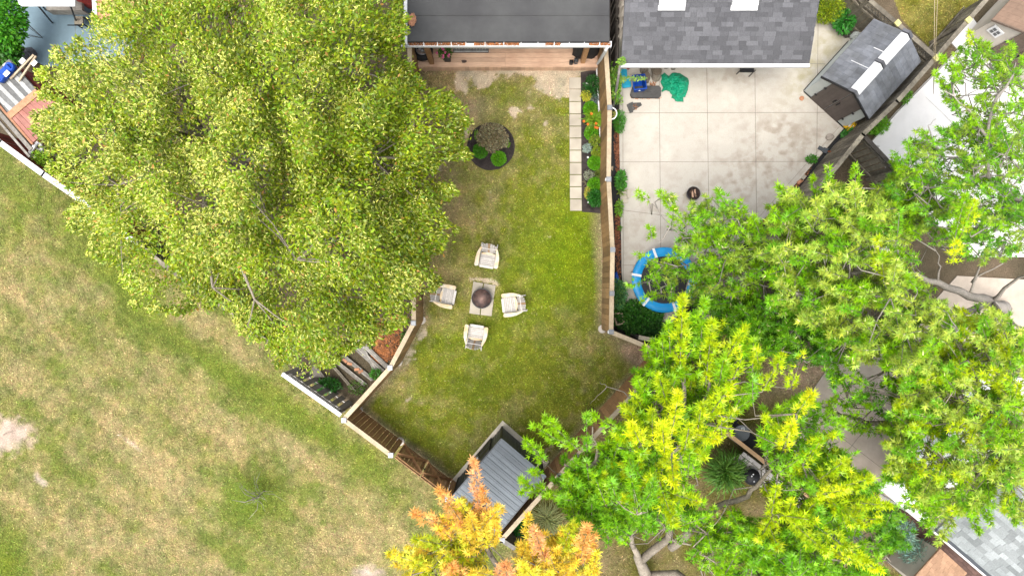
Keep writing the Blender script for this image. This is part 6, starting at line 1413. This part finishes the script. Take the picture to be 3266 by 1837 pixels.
# B: orange-turning maple, bottom centre
OR=(.68,.36,.10);PO=(.70,.36,.15);OY=(.68,.50,.05);YW=(.70,.63,.05);GY=(.38,.43,.015)
B_pl=[(1508,1465,1530,1620,34,8.5,PO,1.1),(1400,1560,1470,1660,42,8.3,OR,1.1),(1312,1632,1450,1690,44,8,OR,1.1),(1600,1612,1530,1690,40,8.2,OY,1.1),(1320,1718,1440,1740,40,7.4,GY,1),(1240,1762,1380,1810,46,7.4,YW,1),(1612,1798,1620,1870,62,7.6,PO,1.1),(1685,1640,1690,1760,34,7.6,OY,1),
 (1702,1682,1740,1790,44,8,PO,1.1),(1830,1665,1790,1760,48,7.8,GY,1),(1872,1675,1850,1790,50,8,OR,1.1),(1900,1700,1860,1800,30,7.6,OR,1),(1902,1760,1880,1860,38,7.4,YW,1),(1660,1800,1720,1860,50,7.6,YW,1.1),(1440,1800,1470,1880,80,7.2,OR,1),(1540,1560,1560,1660,36,8.2,OR,1),(1500,1640,1520,1720,44,8,OY,1)]
B_fill=[([(1420,1640),(1530,1600),(1590,1680),(1560,1720),(1480,1720),(1400,1700)],14,(7,8),(OY,OY,OR,YW),70,46,1.0),([(1300,1760),(1420,1700),(1560,1740),(1600,1860),(1280,1860)],24,(6,7.3),(OY,GY,YW,GY),80,46,.85),([(1660,1760),(1700,1700),(1860,1720),(1890,1850),(1650,1860)],26,(6.4,7.6),(YW,OY,OY,OR),75,44,.85)]
plume_tree('maple_tree','maple turning orange and yellow at the bottom centre, in front of the slate metal shed',(1640,1905,0),
 [(.2,[(1640,1905,0),(1640,1895,2.5),(1600,1840,5)]),(.08,[(1600,1840,5),(1540,1720,6.6),(1520,1600,7.6)]),(.07,[(1600,1840,5),(1480,1790,6.2),(1400,1720,7)]),(.08,[(1640,1895,2.5),(1720,1830,5.5),(1760,1760,6.9)]),(.06,[(1720,1830,5.5),(1840,1790,6.3),(1870,1730,7.2)])],B_pl,B_fill,202)
# C: mid-green maple over trampoline and fence
C_pl=[(2100,610,2190,720,30,6.2,LG,.8),(2150,630,2110,628,30,6.2,OL,.8),(2030,612,2070,640,26,6.2,LG,.7),(2290,602,2340,700,40,6.4,MG,.9),(2360,640,2370,700,30,6.4,LG,.8),(2150,660,2140,730,26,6,LG,.7),(2070,720,2080,760,26,6,LG,.8),(2210,650,2190,700,26,6,OL,.8),(2025,806,2120,850,26,6,LG,.5),(2000,905,2070,900,22,6,MG,.5),(2040,958,2110,935,24,6,LG,.5),(2400,690,2430,760,44,6.6,LG,.9),
 (2480,590,2540,700,40,7,LG,1),(2520,600,2600,700,30,7,OG,.9),(2590,560,2610,650,24,6.6,LG,1),(2640,530,2650,620,26,7,LG,1),(2725,530,2730,600,30,6.8,LG,1),(2720,590,2740,740,56,7.6,OG,1.2),(2800,760,2820,880,44,7.8,YG,1),(2860,830,2840,950,44,7.8,OG,1)]
C_fill=[([(2480,640),(2640,600),(2760,600),(2880,700),(2900,830),(2990,960),(3050,1080),(2960,1180),(2780,1160),(2620,1060),(2470,960),(2440,800)],150,(5.6,7.8),(OG,LG,OL,MG,OG),75,42,.8),
 ([(2150,760),(2260,640),(2400,690),(2460,780),(2440,920),(2300,960),(2220,900)],46,(5.2,6.6),(MG,LG,OL),60,34,.6),([(2070,850),(2150,800),(2240,880),(2240,960),(2090,960)],11,(5.2,6.4),(MG,LG,OL),50,30,.45),
 ([(2260,960),(2470,940),(2640,1050),(2700,1160),(2560,1180),(2420,1110),(2280,1040)],60,(4.2,6.2),(MG,DG,DG,MG),70,42,.85)]
plume_tree('maple_tree','spreading mid-green maple over the trampoline and the diagonal fence at right centre',(3200,985,0),
 [(.24,[(3200,985,0),(3195,980,2.2),(3160,960,3.6)]),(.13,[(3160,960,3.6),(3090,945,4.4),(2990,900,5.0),(2880,872,5.4),(2780,860,5.8)]),(.10,[(3160,960,3.6),(3060,1000,4.6),(2950,985,5),(2880,920,5.6)]),(.05,[(2780,860,5.8),(2660,840,5.9),(2560,800,6.2),(2440,780,6.0)]),(.04,[(2880,872,5.4),(2860,760,6.2),(2830,700,6.6)]),(.05,[(2780,860,5.8),(2640,900,5.6),(2500,930,5.4),(2400,900,5.3)]),
  (.03,[(2400,900,5.3),(2330,940,5.2),(2240,830,5.4),(2160,850,5.6)]),(.03,[(2440,780,6.0),(2360,720,6.0),(2345,640,6.1)]),(.025,[(2290,800,5.6),(2300,870,5.2),(2297,960,4.9)]),(.025,[(2500,930,5.4),(2440,860,5.8),(2420,790,6)]),(.02,[(2240,830,5.4),(2180,760,5.7),(2120,700,5.9),(2080,650,6)]),(.03,[(2950,985,5),(2800,1060,5.2),(2700,1090,5.4)]),(.06,[(3160,960,3.6),(3230,900,4.6),(3300,870,5.4)]),(.06,[(3160,960,3.6),(3210,1010,4.5),(3300,1080,5.2)]),
  (.035,[(3090,945,4.4),(3120,880,5.0),(3200,840,5.6)]),(.03,[(2990,900,5.0),(3000,850,5.4),(2985,800,5.8)]),(.028,[(3060,1000,4.6),(3140,1040,5),(3220,1030,5.4)]),(.03,[(3100,900,5.0),(3130,840,5.6),(3240,740,6.2)])],C_pl,C_fill,203,seeds=.06,barkmat=M_BARKG)
# D: sparse pale maple upper right
D_pl=[(3080,620,3040,780,58,8,LG,1.2),(3110,640,3060,760,50,8,YG,1.1),(3050,770,3040,840,44,8,YY,.9),(3000,180,3040,230,24,6.5,LG,.8),(3150,140,3120,220,40,6.5,LG,.9),(3230,150,3180,240,50,6.5,LG,1),(2980,230,3010,270,26,6.5,LG,.8),(3090,100,3110,140,18,6.5,YG,.5)]
D_fill=[([(3000,190),(3100,140),(3290,140),(3290,430),(3200,480),(3080,420),(3010,300)],46,(4.8,7),(LG,OL,MG,LG),56,32,.55),([(2930,430),(3060,400),(3290,430),(3290,800),(3130,830),(2980,760),(2850,620),(2830,540)],110,(4.6,7.4),(OL,MG,LG,DG),60,34,.62),([(2860,560),(2960,560),(3000,700),(2900,760),(2780,640)],30,(5,6.8),(LG,OL),54,34,.7)]
plume_tree('maple_tree','sparse pale green maple with many bare grey twigs over the white paved yard',(3330,680,0),
 [(.2,[(3330,680,0),(3325,680,2.5),(3290,660,4)]),(.10,[(3290,660,4),(3200,665,4.8),(3150,700,5.3)]),(.09,[(3290,660,4),(3200,610,5),(3150,560,5.6),(3150,440,6.2),(3170,330,6.6)]),(.04,[(3150,440,6.2),(3090,350,6.4),(3010,290,6.5)]),(.035,[(3150,560,5.6),(3080,520,5.8),(3010,500,6),(2930,480,6.1)]),(.03,[(3150,560,5.6),(3060,590,5.6),(2980,570,5.7)]),(.03,[(3150,700,5.3),(3060,700,5.8),(3000,660,6.2),(2960,600,6.4)]),(.04,[(3170,330,6.6),(3220,260,6.7),(3240,200,6.8)]),(.02,[(3010,500,6),(2970,440,6.1),(2960,400,6.1),(2985,380,6.1)]),(.02,[(3150,700,5.3),(3080,770,5.8),(3000,790,6.2)])],D_pl,D_fill,204,barkmat=M_BARKG,leaf=(.08,.125))
# E: right lower tree over the patio covers
E_pl=[(2990,1735,3040,1650,36,5.5,OG,1),(3160,1672,3130,1590,40,6,LG,1),(3240,1670,3220,1580,36,6,LG,1),(3120,1700,3090,1620,34,6,LG,1),(2960,1700,2940,1610,40,5.6,MG,1),(2830,1530,2900,1470,44,6,MG,1),(3210,1130,3180,1090,50,6.5,YG,.9),(3160,990,3200,1050,50,6.8,OG,.9)]
E_fill=[([(2860,1230),(2960,1120),(3060,1010),(3200,1020),(3290,1100),(3290,1640),(3180,1600),(3060,1640),(2980,1660),(2900,1600),(2850,1500),(2830,1370)],175,(4.6,7.4),(OG,LG,OG,MG,YG),85,44,.72),([(2640,1180),(2860,1160),(2880,1330),(2780,1380),(2640,1330)],18,(5,6.4),(MG,DG,LG),60,34,.5)]
plume_tree('maple_tree','wide olive-green maple over the white patio covers and grey roof at the lower right edge',(3330,1330,0),
 [(.22,[(3330,1330,0),(3320,1330,2.5),(3250,1330,4)]),(.11,[(3250,1330,4),(3120,1345,4.6),(3000,1335,4.8),(2900,1340,4.6)]),(.085,[(2900,1340,4.6),(2790,1350,4.3),(2700,1325,4.1),(2620,1296,4.0)]),(.08,[(3250,1330,4),(3200,1220,5.2),(3140,1120,6)]),(.08,[(3250,1330,4),(3180,1430,5),(3100,1540,5.6),(3050,1600,5.8)]),(.05,[(3180,1430,5),(3220,1530,5.6)]),(.04,[(3000,1335,4.8),(2960,1420,5.2),(2930,1500,5.4)]),(.04,[(3120,1345,4.6),(3020,1240,5.4),(2980,1160,5.8)]),(.03,[(3100,1540,5.6),(3010,1560,5.4)])],E_pl,E_fill,205,seeds=.03)
# F: yellow-green maple bottom right
F_pl=[(2784,1525,2640,1560,58,7.5,YG,1.2),(2838,1610,2690,1600,58,7.6,YG,1.2),(2752,1680,2640,1590,54,7.6,YG,1.2),(2768,1790,2560,1650,54,7.4,YG,1.2),(2816,1818,2650,1760,42,7.2,YY,1.1),(2640,1765,2510,1650,52,7.4,YG,1.2),(2604,1660,2480,1640,46,7.4,YG,1.1),(2610,1400,2560,1480,50,7.8,YG,1),(2698,1468,2610,1530,52,7.8,YG,1.1),(2690,1335,2640,1450,44,7.2,LG,.9),(2485,1755,2440,1640,40,6.8,YG,1),(2700,1560,2600,1580,50,8,YY,1),(2560,1720,2500,1620,40,7,YG,1)]
F_fill=[([(2520,1480),(2640,1400),(2760,1520),(2800,1600),(2740,1700),(2600,1680),(2480,1640),(2460,1560)],50,(6,7.4),(LG,YG,MG),85,46,.85),([(2400,1700),(2560,1680),(2740,1760),(2860,1860),(2380,1860)],48,(5.2,7),(LG,MG,MG),85,46,.85),([(2760,1620),(2860,1640),(2900,1740),(2800,1760)],14,(4.5,6),(DG,MG),60,40,.8)]
plume_tree('maple_tree','yellow-green maple with long feathery shoots in the bottom right over the blue spruces',(2480,1905,0),
 [(.2,[(2480,1905,0),(2480,1890,2.5),(2500,1800,4.6)]),(.08,[(2500,1800,4.6),(2540,1680,5.8),(2600,1580,6.6)]),(.06,[(2500,1800,4.6),(2620,1780,5.6),(2720,1790,6.2)]),(.05,[(2540,1680,5.8),(2660,1640,6.6),(2760,1610,7)]),(.022,[(2840,1790,4.0),(2800,1740,4.3),(2760,1680,4.6),(2745,1640,4.8)]),(.02,[(2800,1740,4.3),(2740,1720,4.3),(2720,1680,4.4)])],F_pl,F_fill,206)
